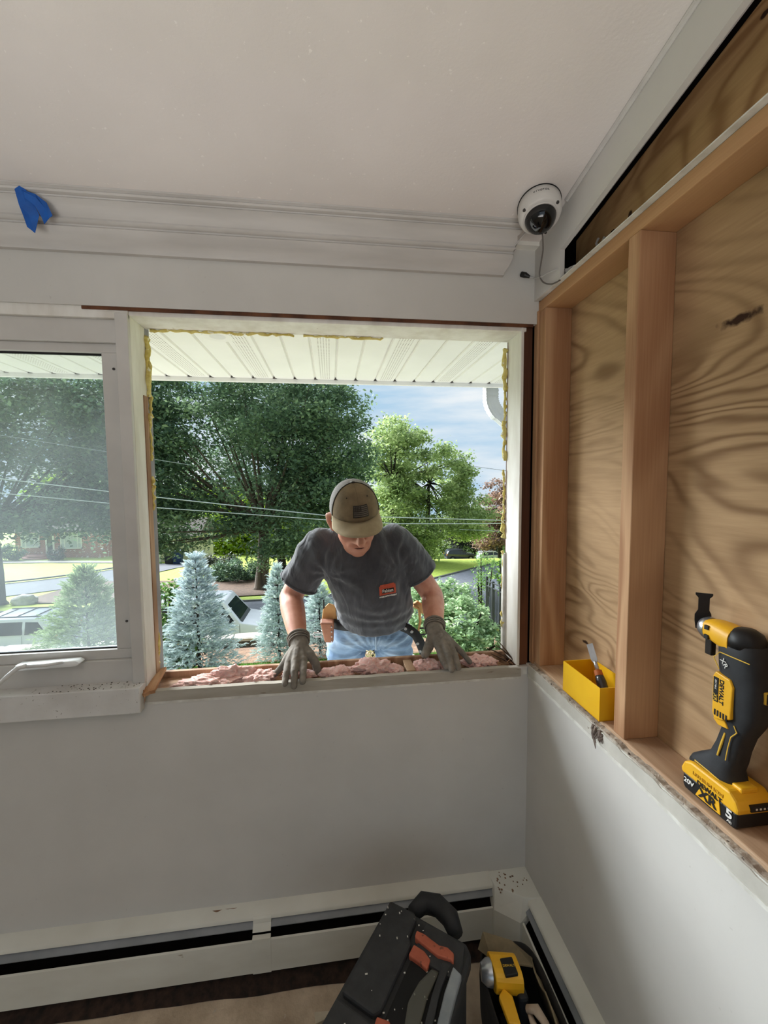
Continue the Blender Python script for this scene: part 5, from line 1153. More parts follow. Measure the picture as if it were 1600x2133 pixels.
for S, E, k in ((LS, LE, .74), (RS, RE, .62)):
    q = S.lerp(E, k); t_ = (E - S).normalized(); u_ = t_.orthogonal().normalized(); w_ = t_.cross(u_)
    MB().tube([q - t_ * .006 + (u_ * math.cos(a) + w_ * math.sin(a)) * .0785 for a in np.linspace(0, 2 * math.pi, 33)], .0042, 6).build('sleeve_hem', m_shirt, shirt, smooth='all')

# --- jeans, boots
j = MB(); loft(j, [ring((.158, 1.770, 1.035), .155, .115), ring((.158, 1.775, .98), .166, .124), ring((.158, 1.782, .925), .174, .128, e=2.3), ring((.158, 1.785, .890), .168, .112, e=2.4)])
for h_, kx in ((HPL, .045), (HPR, .285)): chain(j, [h_ + Vector((0, 0, .02)), Vector((h_.x + (kx - h_.x) * .35, 1.79, .74)), Vector((kx, 1.80, .50)), Vector((kx, 1.83, .20)), Vector((kx, 1.835, .12))], [.086, .081, .074, .064, .066], 20)
def jf(p, n):
    d = abs(p.x - .166); rad = math.atan2(p.z - .875, (p.x - .166) + 1e-6)
    return .0045 * math.sin(rad * 21 + 3 * d) * math.exp(-((p.z - .90) / .09) ** 2) * (p.y < 1.80) + .004 * mnoise.noise((p.x * 22, p.y * 12, p.z * 30))
jeans = fuse(j, 'jeans', m_denim, man, .0056, 4, .5, jf)
m_thr = mat('fly_stitch', (170, 186, 206), (150, 168, 190), 40)
def front_y(x, z): return 1.782 - .128 * math.sqrt(max(.05, 1 - ((x - .158) / .174) ** 2)) - .004
MB().tube([(.172, front_y(.172, z) , z) for z in (1.01, .97, .93, .90)], .003, 6).build('fly_seam', m_thr, jeans)
m_boot = mat('work_boot', (134, 96, 60), (108, 76, 46), 20, rough=.8)
for kx in (.045, .285):
    bo = MB(); chain(bo, [(kx, 1.845, .16), (kx, 1.85, .105)], [.058, .056], 16); chain(bo, [(kx, 1.86, .092), (kx, 1.70, .084)], [.046, .042], 16); o = fuse(bo, 'boot', m_boot, man, .007, 3)
    MB().box((kx - .048, 1.655, .048), (kx + .048, 1.91, .070)).build('boot_sole', m_tyre, man, bevel=.012)

# --- gloves
def glove(Fg, E):
    g = MB(); hand(g, Fg, 1.14, 1.22); Wp = Fg['wrist']; t_ = (Wp - E).normalized()
    capsule(g, Wp - t_ * .020, .0335, Wp + t_ * .016, .0305, 18)
    o = fuse(g, 'work_glove', m_glove, man, .0022, 3, .5, lambda p, n: .0009 * mnoise.noise(p * 90))
    cf_ = Wp - t_ * .030; u_ = t_.orthogonal().normalized(); w_ = t_.cross(u_)
    for k, (dd, rr) in enumerate(((0, .0375), (.011, .0366), (.021, .0362))):
        MB().tube([cf_ + t_ * dd + (u_ * math.cos(a) + w_ * math.sin(a)) * rr for a in np.linspace(0, 2 * math.pi, 25)], (.0048, .0032, .0028)[k], 8).build('glove_cuff', m_glove, o, smooth='all')
    return o
glove(FL, LE); glove(FR, RE)

# --- cap in head space
m_capf = mat('cap_front', (126, 108, 82), (104, 90, 68), 22, rough=.9, bump=.25, bscale=260, c3=(94, 80, 60), s3=9, t3=.58)
m_capb = mat('cap_mesh', (150, 146, 142), (126, 122, 120), 260, rough=.9, bump=.6, bscale=320)
m_capv = mat('cap_brim', (164, 148, 118), (146, 130, 102), 18, rough=.9, bump=.25, bscale=260)
m_capd = mat('cap_seam', (52, 46, 38), (42, 38, 32), 30, rough=.9)
cap = MB().ball(tuple(hp(0, -.006, .137)), (.007, .007, .004), 12, 8).build('cap', m_capd, man, smooth='all')
def crown(az, el, k=1.0):
    """az measured from the face, el 0 rim .. 90 top"""
    ca, sa = math.cos(az), math.sin(az); c_ = math.cos(el) ** .80; s__ = math.sin(el)
    return hp(sa * .0895 * c_ * k, ca * .1060 * c_ * k - .008, .030 + .106 * s__ * k)
def crown_patch(a0, a1, na=24, ne=14): return [[tuple(crown(a0 + (a1 - a0) * i / na, math.pi / 2 * j_ / ne)) for j_ in range(ne + 1)] for i in range(na + 1)]
fr = MB().grid(crown_patch(R_(-72), R_(72))).build('front_panel', m_capf, cap, smooth='all'); fr.modifiers.new('thick', 'SOLIDIFY').thickness = .002
bk = MB().grid(crown_patch(R_(72), R_(288), 36)).build('mesh_panel', m_capb, cap, smooth='all'); bk.modifiers.new('thick', 'SOLIDIFY').thickness = .002
for a in (R_(-72), R_(72)): MB().tube([crown(a, math.pi / 2 * k / 14, 1.006) for k in range(15)], .0019, 6).build('seam', m_capd, cap)
MB().tube([crown(0, R_(4 + 84 * k / 10), 1.004) for k in range(11)], .0010, 6).build('seam', m_capf, cap)
for a in (-34, 34): MB().ball(tuple(crown(R_(a), R_(48), 1.003)), .0026, 8, 6).build('eyelet', m_capd, cap)
P = []
for i in range(25):
    a = R_(-76 + 152 * i / 24); row = []
    for k in range(7):
        u = k / 6; base = crown(a, 0); x_ = math.sin(a) * (.0895 + .006 * u) ; f_ = math.cos(a) * .106 - .008
        ext = .078 * max(0.0, math.cos(a)) ** .55 * u
        row.append(tuple(hp(x_, f_ + ext, .031 - .010 * u - 2.6 * x_ * x_ * (.25 + .95 * u) * (1 if u > 0 else 0))))
    P.append(row)
br = MB().grid(P).build('brim', m_capv, cap, smooth='all'); md = br.modifiers.new('thick', 'SOLIDIFY'); md.thickness = .004
# flag patch: dark rectangle, pale stripes and canton
m_pat = mat('patch_dark', (58, 52, 46), (48, 44, 38), 40, rough=.9); m_pst = mat('patch_stripe', (104, 96, 88), (90, 84, 76), 60, rough=.9)
def on_front(x, v, k): # x sideways in metres, v height angle in degrees
    return crown(math.asin(max(-1, min(1, x / .088))), R_(v), k)
def patch(x0, x1, v0, v1, k, m, name, par):
    nx = 10; P = [[tuple(on_front(x0 + (x1 - x0) * i / nx, v0 + (v1 - v0) * q / 4, k)) for q in range(5)] for i in range(nx + 1)]
    o = MB().grid(P).build(name, m, par, smooth='all'); o.modifiers.new('thick', 'SOLIDIFY').thickness = .0008; return o
pt = patch(-.022, .034, 10, 34, 1.012, m_pat, 'flag_patch', cap)
for q in range(6):
    v_ = 12.2 + q * 3.6; patch((-.019 if q < 3 else .008), .031, v_, v_ + 1.9, 1.018, m_pst, 'stripe', cap)
for q in range(3):
    for w_ in range(4): 
        c = on_front(-.016 + w_ * .006, 24.5 + q * 3.4, 1.018); MB().ball(tuple(c), .0014, 6, 4).build('star', m_pst, cap)

# --- shirt print
from mathutils.bvhtree import BVHTree
def bvh_of(o):
    me = o.data; off = wloc(o); return BVHTree.FromPolygons([tuple(v.co + off) for v in me.vertices], [tuple(p.vertices) for p in me.polygons])
BT = bvh_of(shirt)
def cling(o, nrm, lift):
    off = wloc(o)
    for v in o.data.vertices:
        p = v.co + off; h = BT.ray_cast(p + nrm * .06, -nrm, .2)
        if h[0] is not None: v.co = h[0] + nrm * lift - off
    o.data.update()
dirv = (at(808, 1231, 1.6) - Vector((0, 0, H))).normalized(); hit = BT.ray_cast(Vector((0, 0, H)), dirv, 5)
m_or = mat('print_orange', (196, 92, 68), (178, 78, 56), 90, rough=.9); m_pw = mat('print_white', (232, 228, 220), (214, 210, 202), 90, rough=.9); m_pk = mat('print_black', (34, 32, 32), (28, 26, 26), 40, rough=.9)
if hit[0] is not None:
    hn = (hit[1] + Vector((0, -1.2, 0))).normalized(); Mx = frame(hit[0] + hn * .01, (1, .12, .10), (0, 0, 1)); nrm = (Mx.to_3x3() @ Vector((0, 0, 1)))
    def logo_grid(w, h, ox, oy, m, name, lift, par):
        P = [[tuple(Mx @ Vector((ox + w * (i / 12 - .5), oy + h * (k / 8 - .5), 0))) for k in range(9)] for i in range(13)]
        o = MB().grid(P).build(name, m, par, fix=False); cling(o, nrm, lift); return o
    lg = logo_grid(.068, .036, 0, .006, m_or, 'chest_print', .0022, shirt)
    logo_grid(.058, .006, 0, .026, m_or, 'print_roof', .0022, shirt)
    logo_grid(.048, .017, .001, .003, m_pk, 'print_panel', .0029, shirt)
    for s, sz, oy, mm in (('Fabian', .0175, .003, m_pw), ('HOME IMPROVEMENT', .0072, -.0185, m_pw)):
        o = text_mesh('print_text', s, mm, Mx @ Matrix.Translation((0, oy, 0)), sz, shirt, 0, bold=.0004); cling(o, nrm, .0036)

# --- tool belt: strap with grommets, leather pouch, hammer loop
m_belt = mat('black_belt', (36, 36, 38), (26, 26, 28), 30, rough=.6); m_leath = mat('tan_leather', (150, 100, 76), (122, 78, 58), 14, rough=.6, bump=.3); m_hide = mat('pale_leather', (212, 164, 106), (190, 142, 88), 14, rough=.7, bump=.3)
bl = thing('tool_belt', 'black webbing tool belt with leather pouches around the man\'s hips', 'tool belt', (.166, 1.77, .93))
tb = [Vector((.160 + .180 * math.sin(a), 1.772 - .135 * math.cos(a), 1.010 + .012 * math.sin(a))) for a in np.linspace(R_(28), R_(332), 40)]
def strap(pts, h, th, m, name, par):
    rows = []
    for i, p in enumerate(pts):
        t_ = (pts[min(i + 1, len(pts) - 1)] - pts[max(i - 1, 0)]).normalized(); n_ = Vector((0, 0, 1)); n_ = (n_ - t_ * n_.dot(t_)).normalized(); rows.append([tuple(p - n_ * h / 2), tuple(p + n_ * h / 2)])
    o = MB().grid(rows).build(name, m, par, smooth='all'); o.modifiers.new('thick', 'SOLIDIFY').thickness = th; return o
strap(tb, .042, .004, m_belt, 'waist_strap', bl)
tail = [at(838, 1305, 1.636), at(852, 1311, 1.632), at(866, 1322, 1.628), at(876, 1340, 1.63), at(883, 1358, 1.635), at(885, 1375, 1.64)]
o = MB(); rows = []
for i, p in enumerate(tail):
    t_ = (tail[min(i + 1, 5)] - tail[max(i - 1, 0)]).normalized(); n_ = Vector((0, -1, .1)).cross(t_).normalized(); rows.append([tuple(p - n_ * .019), tuple(p + n_ * .019)])
st = o.grid(rows).build('loose_strap', m_belt, bl, smooth='all'); st.modifiers.new('thick', 'SOLIDIFY').thickness = .004
m_ring = mat('steel_eyelet', (210, 210, 212), (180, 180, 184), 20, rough=.25, metal=.8)
for px_, py_ in ((845, 1310), (858, 1316), (870, 1341), (875, 1357)):
    p = at(px_, py_, 1.622); MB().lathe([(.0025, 0), (.006, -.0015), (.0065, .001), (.003, .001)], tuple(p), 14, 'y').build('eyelet', m_ring, bl, smooth='all')
mb = MB(); mb.add([(-.052, 1.665, 1.02), (.004, 1.655, 1.02), (.006, 1.70, 1.025), (-.052, 1.71, 1.025), (-.034, 1.668, .935), (.000, 1.662, .935), (.002, 1.695, .935), (-.034, 1.70, .935)], [(0, 1, 2, 3), (7, 6, 5, 4), (0, 4, 5, 1), (1, 5, 6, 2), (2, 6, 7, 3), (3, 7, 4, 0)])
po = mb.build('leather_pouch', m_leath, bl, bevel=.006)
MB().add([(-.045, 1.712, 1.02), (.020, 1.70, 1.00), (.012, 1.708, 1.075), (-.016, 1.712, 1.085), (-.040, 1.716, 1.06), (-.045, 1.722, 1.02), (.020, 1.71, 1.00), (.012, 1.718, 1.075), (-.016, 1.722, 1.085), (-.040, 1.726, 1.06)], [(0, 1, 2, 3, 4), (9, 8, 7, 6, 5), (0, 5, 6, 1), (1, 6, 7, 2), (2, 7, 8, 3), (3, 8, 9, 4), (4, 9, 5, 0)]).build('hide_flap', m_hide, bl, bevel=.003)
for q in range(4): MB().ball((-.006 + .002 * q * 0, 1.656, 1.005 - .02 * q), .0035, 8, 6).build('rivet', m_ring, bl)
MB().tube([(-.046, 1.70, .965), (-.078, 1.705, .968), (-.082, 1.706, .958), (-.076, 1.705, .950), (-.046, 1.70, .950)], .0032, 8).build('hammer_loop', m_ring, bl)
MB().tube([(-.036, 1.72, 1.03), (-.037, 1.72, 1.10)], .0035, 8).build('pencil', m_belt, bl)
MB().tube([(.345, 1.735, 1.055), (.372, 1.74, 1.035), (.376, 1.74, .98), (.366, 1.735, .93)], [.010, .007, .006, .004], 8).build('hide_lacing', m_hide, bl)
MB().tube([(.350, 1.72, 1.07), (.380, 1.725, 1.05), (.382, 1.725, 1.02)], [.018, .016, .008], 10, flat=.5).build('side_pouch', m_hide, bl, smooth='all')
MB().tube([(.372, 1.735, .952), (.405, 1.735, .950), (.408, 1.735, .925), (.375, 1.735, .922)], .0035, 8).build('hammer_loop', m_belt, bl)
# --- the plank he stands on
wp = thing('work_platform', 'aluminium work platform outside under the open window', 'platform', (.25, 1.82, G(0, 1.8)))
m_alu = mat('aluminium', (182, 184, 186), (160, 162, 164), 12, rough=.4, metal=.7)
MB().box((-.65, 1.64, .012), (1.15, 2.04, .048)).build('deck', m_alu, wp, bevel=.004)
for x_ in (-.55, 1.05):
    for y_ in (1.67, 2.01): MB().tube([(x_, y_, .02), (x_, y_ + (.06 if y_ > 1.8 else -.06), G(0, 1.8))], .018, 8).build('leg', m_alu, wp)
    MB().tube([(x_, 1.65, -.5), (x_, 2.03, -.5)], .014, 8).build('cross_bar', m_alu, wp)
# ================================================================ tools in the room
m_yel = mat('tool_yellow', (240, 182, 36), (232, 172, 30), 12, rough=.45, spec=.5)
m_rub = mat('tool_rubber', (42, 44, 47), (34, 36, 39), 40, rough=.65, bump=.1, bscale=300)
m_blk = mat('tool_black', (26, 26, 27), (20, 20, 21), 20, rough=.5)
m_stl = mat('tool_steel', (196, 200, 206), (168, 172, 178), 18, rough=.28, metal=.85)
m_drk = mat('blade_steel', (46, 40, 36), (34, 30, 28), 18, rough=.45, metal=.5)
m_txw = mat('letter_white', (236, 234, 228), (226, 224, 218), 30); m_txk = mat('letter_black', (24, 22, 20), (20, 18, 17), 30); m_txy = mat('letter_yellow', (232, 190, 70), (220, 178, 60), 30)
ZP = .9645
mt = thing('oscillating_tool', 'yellow and black cordless oscillating tool standing on the bottom plate', 'power tool', (.733, .665, ZP))
X0, X1, Y0, Y1 = .6965, .7675, .608, .722
# battery
MB().prism([(Y0 + .004, ZP), (Y1 - .004, ZP), (Y1, ZP + .008), (Y1, ZP + .032), (Y0, ZP + .032), (Y0, ZP + .008)], X0, X1, 'x').build('battery', m_blk, mt, bevel=.004)
bt_ = MB().prism([(Y0 - .002, ZP + .030), (Y1 + .002, ZP + .030), (Y1 + .003, ZP + .040), (Y1 - .004, ZP + .056), (Y1 - .020, ZP + .063), (Y0 + .016, ZP + .063), (Y0 + .003, ZP + .052), (Y0 - .003, ZP + .040)], X0 - .002, X1 + .002, 'x').build('battery_top', m_yel, mt, bevel=.004)
MB().prism([(Y0 + .030, ZP + .006), (Y0 + .082, ZP + .006), (Y0 + .070, ZP + .032), (Y0 + .034, ZP + .032)], X0 - .0016, X0 + .004, 'x').build('yellow_badge', m_yel, mt)
def side_text(s, y, z, size, m, parent, rot=0, x=X0 - .0022, bold=0, cx=1.0, shear=0):
    M = frame((x, y, z), (0, -1, 0), (0, 0, 1)) @ Matrix.Rotation(rot, 4, 'Z'); return text_mesh('lettering', s, m, M, size, parent, .0003, bold=bold, cx=cx, shear=shear)
side_text('DEWALT', (Y0 + Y1) / 2 - .004, ZP + .0335, .0128, m_txk, mt, 0, X0 - .0026, .0004)
side_text('LITHIUM ION', (Y0 + Y1) / 2, ZP + .0455, .0090, mat('letter_ochre', (196, 144, 24), (186, 134, 20), 30), mt, 0, X0 - .0028, .0002, 1.2)
side_text('XR', Y0 + .056, ZP + .0175, .025, m_txk, mt, 0, X0 - .0026, .0008, 1.1)
side_text('20V', Y1 - .016, ZP + .019, .0130, m_txw, mt, 0, X0 - .0012, .0003, 1.1); side_text('5', Y0 + .014, ZP + .021, .022, m_txw, mt, 0, X0 - .0012, .0006, 1.2); side_text('Ah', Y0 + .013, ZP + .0085, .008, m_txw, mt, 0, X0 - .0012)
MB().box((X0 + .022, Y0 - .005, ZP + .036), (X1 - .006, Y0 + .002, ZP + .047)).build('charge_gauge', m_blk, mt, bevel=.001)
for k in range(4): MB().cbox((X0 + .032 + k * .008, Y0 - .0054, ZP + .0415), (.003, .001, .003)).build('gauge_light', m_txw, mt)
MB().box((X0 + .018, Y0 + .010, ZP + .058), (X1 - .018, Y0 + .030, ZP + .068)).build('release_button', m_yel, mt, bevel=.003)
# foot and handle
def rr(c, hx_, hy_, e=3.2): return ring(c, hx_, hy_, n=28, e=e)
hb = MB(); loft(hb, [rr((.732, .668, ZP + .056), .030, .048), rr((.732, .666, ZP + .068), .029, .044), rr((.732, .660, ZP + .082), .026, .034), rr((.733, .648, ZP + .098), .0235, .026), rr((.733, .640, ZP + .125), .0215, .0235),
    rr((.734, .632, ZP + .155), .0215, .0235), rr((.735, .625, ZP + .178), .0235, .0275), rr((.736, .622, ZP + .200), .0265, .0330), rr((.736, .624, ZP + .240), .0280, .0370), rr((.736, .628, ZP + .275), .0285, .0380),
    rr((.736, .632, ZP + .305), .0290, .0385, 2.6), rr((.736, .634, ZP + .322), .0270, .0345, 2.4), rr((.736, .634, ZP + .334), .020, .025, 2.2), rr((.736, .634, ZP + .339), .008, .010, 2)])
hd = hb.build('grip_body', m_rub, mt, smooth='all')
# yellow side panel with maker's lettering, vents
xs = .7068
pan = MB().prism([(.640, ZP + .176), (.655, ZP + .172), (.660, ZP + .184), (.661, ZP + .252), (.656, ZP + .262), (.628, ZP + .258), (.622, ZP + .246), (.624, ZP + .186)], xs - .0028, xs + .014, 'x').build('side_panel', m_yel, mt, bevel=.002)
MB().prism([(.6485, ZP + .206), (.6575, ZP + .206), (.6585, ZP + .252), (.6485, ZP + .252)], xs - .0036, xs, 'x').build('badge', m_blk, mt)
side_text('DEWALT', .6425, ZP + .2285, .0115, m_txk, mt, -math.pi / 2, xs - .0032, .0003); side_text('XR', .6530, ZP + .214, .0105, m_txy, mt, -math.pi / 2, xs - .0042); side_text('20V MAX', .6530, ZP + .2385, .0046, m_txw, mt, -math.pi / 2, xs - .0042)
for k in range(5): MB().box((xs - .0034, .6295 + k * .0056, ZP + .180), (xs - .001, .6325 + k * .0056, ZP + .191)).build('vent_slot', m_txk, mt)
MB().prism([(.652, ZP + .160), (.662, ZP + .168), (.660, ZP + .182), (.640, ZP + .176), (.632, ZP + .163)], .7095, .726, 'x').build('yellow_collar', m_yel, mt, bevel=.002)
MB().tube([(.7105, .622, ZP + .176), (.7105, .616, ZP + .166), (.7100, .626, ZP + .152), (.7095, .630, ZP + .130), (.708, .632, ZP + .105)], .0010, 6).build('accent_line', m_txy, mt)
MB().tube([(.7125, .6395, ZP + .152), (.7105, .644, ZP + .128), (.7080, .648, ZP + .104)], [.0016, .0022, .0016], 6).build('accent_line', m_txy, mt)
MB().tube([(.7035, .690, ZP + .066), (.7030, .660, ZP + .065), (.7035, .634, ZP + .062)], .0012, 6).build('accent_line', m_txy, mt)
MB().tube([(.7080, .598, ZP + .300), (.7070, .652, ZP + .300), (.7070, .664, ZP + .286), (.7070, .652, ZP + .268)], .0009, 6).build('accent_line', m_txy, mt)
side_text('XR', .642, ZP + .283, .013, m_txw, mt, R_(-52), .7058)
# badge on the near face
Mn = frame((.744, .5855, ZP + .243), (1, 0, 0), (0, 0, 1))
nb_ = MB(); nb_.M = Mn; nb_.box((-.0165, -.0105, -.006), (.0165, .0105, .0018)); nb_.build('motor_badge', m_txy, mt, bevel=.002)
nb_ = MB(); nb_.M = Mn; nb_.box((-.0152, -.0092, 0), (.0152, .0092, .0024)); nb_.build('badge_face', m_blk, mt, bevel=.001)
text_mesh('lettering', 'BRUSHLESS', m_txw, Mn @ Matrix.Translation((0, .0022, .0028)), .0052, mt); text_mesh('lettering', 'MOTOR', m_txw, Mn @ Matrix.Translation((0, -.004, .0028)), .0042, mt)
# head: dome knob, yellow gearbox, collar, blade
MB().lathe([(0, .0), (.014, -.001), (.024, -.008), (.029, -.02), (.029, -.034)], (.736, .630, ZP + .350), 24).build('dome_cap', m_blk, mt, smooth='all')
gb = MB(); loft(gb, [ring((.734, y, z), hx_, hz_, (1, 0, 0), (0, 0, 1), n=24, e=2.8) for y, z, hx_, hz_ in ((.640, ZP + .322, .027, .024), (.665, ZP + .326, .026, .023), (.684, ZP + .328, .023, .021), (.698, ZP + .328, .020, .018))])
gb.build('gearbox', m_yel, mt, smooth=True)
for z in (ZP + .335, ZP + .317): MB().box((.7085, .680, z - .004), (.7125, .688, z + .004)).build('gearbox_slot', m_blk, mt)
MB().lathe([(0, 0), (.021, 0), (.022, .006), (.017, .016), (0, .016)], (.734, .697, ZP + .327), 24, 'y').build('steel_collar', m_stl, mt, smooth=True)
MB().box((.7285, .690, ZP + .275), (.7395, .705, ZP + .316)).build('quick_lever', m_drk, mt, bevel=.002)
MB().lathe([(0, 0), (.008, 0), (.008, .006), (0, .006)], (.734, .712, ZP + .327), 12, 'y').build('clamp_bolt', m_blk, mt)
bl_ = MB(); bl_.prism([(-.012, -.012), (.012, -.012), (.014, .006), (.012, .020), (.009, .026), (.009, .050), (.014, .056), (.014, .060), (-.014, .060), (-.014, .056), (-.009, .050), (-.009, .026), (-.014, .016), (-.014, .004)], -.0012, .0012)
Mb = frame((.734, .716, ZP + .332), (.80, -.60, 0), (0, .02, 1)); bl2 = MB(); bl2.M = Mb; bl2.add(bl_.V, bl_.F); bl2.build('saw_blade', m_drk, mt)

for c in mt.children:                                                # the body sits towards the back of its battery
    if not (c.name.startswith(('battery', 'yellow_badge', 'charge_gauge', 'gauge_light', 'release_button')) or (c.name.startswith('lettering') and max(v.co.z for v in c.data.vertices) < .07)):
        c.location.y += .013
# ---- yellow parts bin with the chisel
yb = thing('parts_bin', 'small open yellow plastic bin on the bottom plate between the studs', 'bin', (.72, 1.037, ZP))
t = NT('bin_plastic'); t.bsdf(t.ramp(t.noise(t.coord(), 6, 3), [(.3, lin((240, 190, 28))), (.7, lin((226, 172, 20)))]), .4, 0, None, .5, **{'Subsurface Weight': .1, 'Subsurface Radius': (.02, .012, .002)}); m_bin = t.m
x0, x1, y0, y1, z1, w = .6735, .768, .953, 1.122, 1.0525, .0022
MB().box((x0, y0, ZP), (x1, y1, ZP + w)).box((x0, y0, ZP), (x0 + w, y1, z1)).box((x1 - w, y0, ZP), (x1, y1, z1)).box((x0 + w, y0, ZP), (x1 - w, y0 + w, z1)).box((x0 + w, y1 - w, ZP), (x1 - w, y1, z1)).build('bin_shell', m_bin, yb)
ch = thing('wood_chisel', 'steel wood chisel with dark handle leaning in the yellow bin', 'chisel', (.722, 1.0, ZP + .004))
a, b_ = Vector((.7215, .985, ZP + .022)), Vector((.735, 1.102, 1.128)); ax = (b_ - a).normalized()
MB().tube([a, a + ax * .006, a + ax * .03, a + ax * .062, a + ax * .078], [.011, .0145, .0135, .0135, .0105], 16).build('handle', mat('chisel_handle', (44, 44, 46), (32, 32, 34), 20, rough=.25, spec=.6), ch, smooth='all')
MB().tube([a + ax * .076, a + ax * .090], [.0112, .0105], 14).build('handle_band', mat('amber_band', (176, 96, 40), (150, 80, 34), 20), ch, smooth=True)
MB().tube([a + ax * .088, a + ax * .108, a + ax * .115], [.006, .005, .0045], 12).build('shank', m_stl, ch, smooth='all')
cb = MB(); cb.M = frame(a + ax * .112, ax, (.55, -.6, .2)); cb.add([(0, -.005, -.0022), (.008, -.0085, -.0022), (.052, -.0085, -.0018), (.052, .0085, -.0018), (.008, .0085, -.0022), (0, .005, -.0022), (0, -.005, .0022), (.008, -.0085, .0022), (.044, -.0085, .0016), (.044, .0085, .0016), (.008, .0085, .0022), (0, .005, .0022)],
    [(5, 4, 3, 2, 1, 0), (6, 7, 8, 9, 10, 11), (0, 1, 7, 6), (1, 2, 8, 7), (2, 3, 9, 8), (3, 4, 10, 9), (4, 5, 11, 10), (5, 0, 6, 11)]); cb.build('blade', m_stl, ch)

# ---- black toolbox standing by the heater
def rz(px, py, z): 
    d = cf + cr * ((px - 800) / 868.5) - cu * ((py - 1066.5) / 868.5); return d * ((z - H) / d.z) + Vector((0, 0, H))
m_tb = mat('toolbox_plastic', (52, 53, 55), (42, 43, 45), 30, rough=.7, bump=.15, bscale=200, c3=(150, 146, 140), s3=42, t3=.74)
m_tbd = mat('toolbox_groove', (16, 16, 17), (12, 12, 13), 30, rough=.8)
m_org = mat('latch_orange', (186, 100, 74), (164, 84, 62), 26, rough=.6, c3=(120, 66, 50), s3=60, t3=.66)
zt_ = .42; c0 = rz(812, 1864, zt_); e1 = Vector((.797, -.604, 0)); e2 = Vector((-.604, -.797, 0)); TW, TL = .245, .56
def T2(u, v, z): p = c0 + e1 * u + e2 * v; return (p.x, p.y, z)
tbx = thing('toolbox', 'scuffed black toolbox with orange latches standing on the floor', 'toolbox', (c0 + e1 * TW / 2 + e2 * TL / 2).to_tuple()[:2] + (.0,))
def tprism(poly, z0, z1): 
    mb = MB(); n = len(poly); V = [T2(u, v, z0) for u, v in poly] + [T2(u, v, z1) for u, v in poly]
    return mb.add(V, [tuple(range(n)), tuple(range(2 * n - 1, n - 1, -1))] + [(i, n + i, n + (i + 1) % n, (i + 1) % n) for i in range(n)])
tprism([(.012, .012), (TW - .012, .012), (TW - .012, TL - .012), (.012, TL - .012)], .004, .40).build('tub', m_tb, tbx, bevel=.012)
tprism([(.02, 0), (TW - .02, 0), (TW, .02), (TW, TL), (0, TL), (0, .02)], .365, .405).build('lid', m_tb, tbx, bevel=.008)
tprism([(.008, .012), (.082, .008), (.094, .022), (.096, .070), (.108, .082), (.108, .235), (.098, .250), (.012, .250)], .400, .420).build('lid_panel', m_tb, tbx, bevel=.006)
tprism([(.008, .262), (.100, .262), (.112, .275), (.112, .52), (.008, .52)], .400, .420).build('lid_panel', m_tb, tbx, bevel=.006)
tprism([(.118, .012), (.225, .012), (.235, .06), (.235, .10), (.118, .10)], .400, .416).build('lid_panel', m_tb, tbx, bevel=.006)
tprism([(.120, .105), (.236, .105), (.236, .54), (.120, .54)], .400, .409).build('tray_well', m_tbd, tbx)
def top_px(pts, z0, z1, name, m, bev=.003):
    P_ = [rz(px, py, z1) for px, py in pts]; n = len(P_); mb = MB().add([(p.x, p.y, z0) for p in P_] + [(p.x, p.y, z1) for p in P_], [tuple(range(n)), tuple(range(2 * n - 1, n - 1, -1))] + [(i, n + i, n + (i + 1) % n, (i + 1) % n) for i in range(n)])
    return mb.build(name, m, tbx, bevel=bev)
top_px([(868, 1937), (885, 1945), (915, 1968), (932, 1972), (946, 1985), (945, 2004), (938, 1998), (925, 1994), (912, 1990), (872, 1958), (864, 1950)], .405, .424, 'latch', m_org)
top_px([(862, 1966), (884, 1980), (897, 1998), (890, 2018), (875, 2005), (851, 1988)], .405, .420, 'latch', m_org)
top_px([(785, 2116), (812, 2126), (818, 2150), (775, 2150)], .405, .422, 'latch', m_org)
t = NT('clear_lid'); tr = t.n('ShaderNodeBsdfTransparent', {'Color': (.8, .82, .8, 1)}); pb = t.n('ShaderNodeBsdfPrincipled', {'Base Color': lin((96, 94, 86)), 'Roughness': .25}); mx = t.n('ShaderNodeMixShader', {0: .6, 1: tr.outputs[0], 2: pb.outputs[0]}); t.l(mx.outputs[0], t.out.inputs['Surface'])
top_px([(900, 2016), (915, 2024), (890, 2080), (868, 2160), (838, 2160), (850, 2085), (872, 2045)], .405, .418, 'clear_tray', t.m)
top_px([(922, 2002), (940, 2008), (918, 2060), (898, 2150), (880, 2150), (900, 2070)], .405, .419, 'tray_bar', m_tb)
top_px([(944, 2012), (962, 2030), (950, 2072), (930, 2150), (906, 2150), (926, 2066)], .405, .421, 'steel_strip', mat('dull_steel', (150, 156, 162), (128, 134, 140), 20, rough=.45, metal=.3))
hn_ = [rz(862, 1900, .37), rz(882, 1880, .36), rz(912, 1886, .36), rz(938, 1912, .36), rz(950, 1945, .36)]
MB().tube(hn_, [.020, .026, .027, .026, .020], 12).build('carry_handle', m_rub, tbx, smooth='all')
rg = random.Random(77); mb = MB()
for k in range(70):
    u, v = rg.uniform(.012, .23), rg.uniform(.02, .45); s = rg.uniform(.0006, .0022); z_ = .4205 if u < .1 else (.4165 if v < .1 else .4095)
    p = T2(u, v, z_); mb.cbox(p, (s * rg.uniform(1, 3), s * rg.uniform(1, 3), s))
ch_ = mb.build('plaster_flecks', m_caulk, tbx); tag(ch_, kind='stuff')

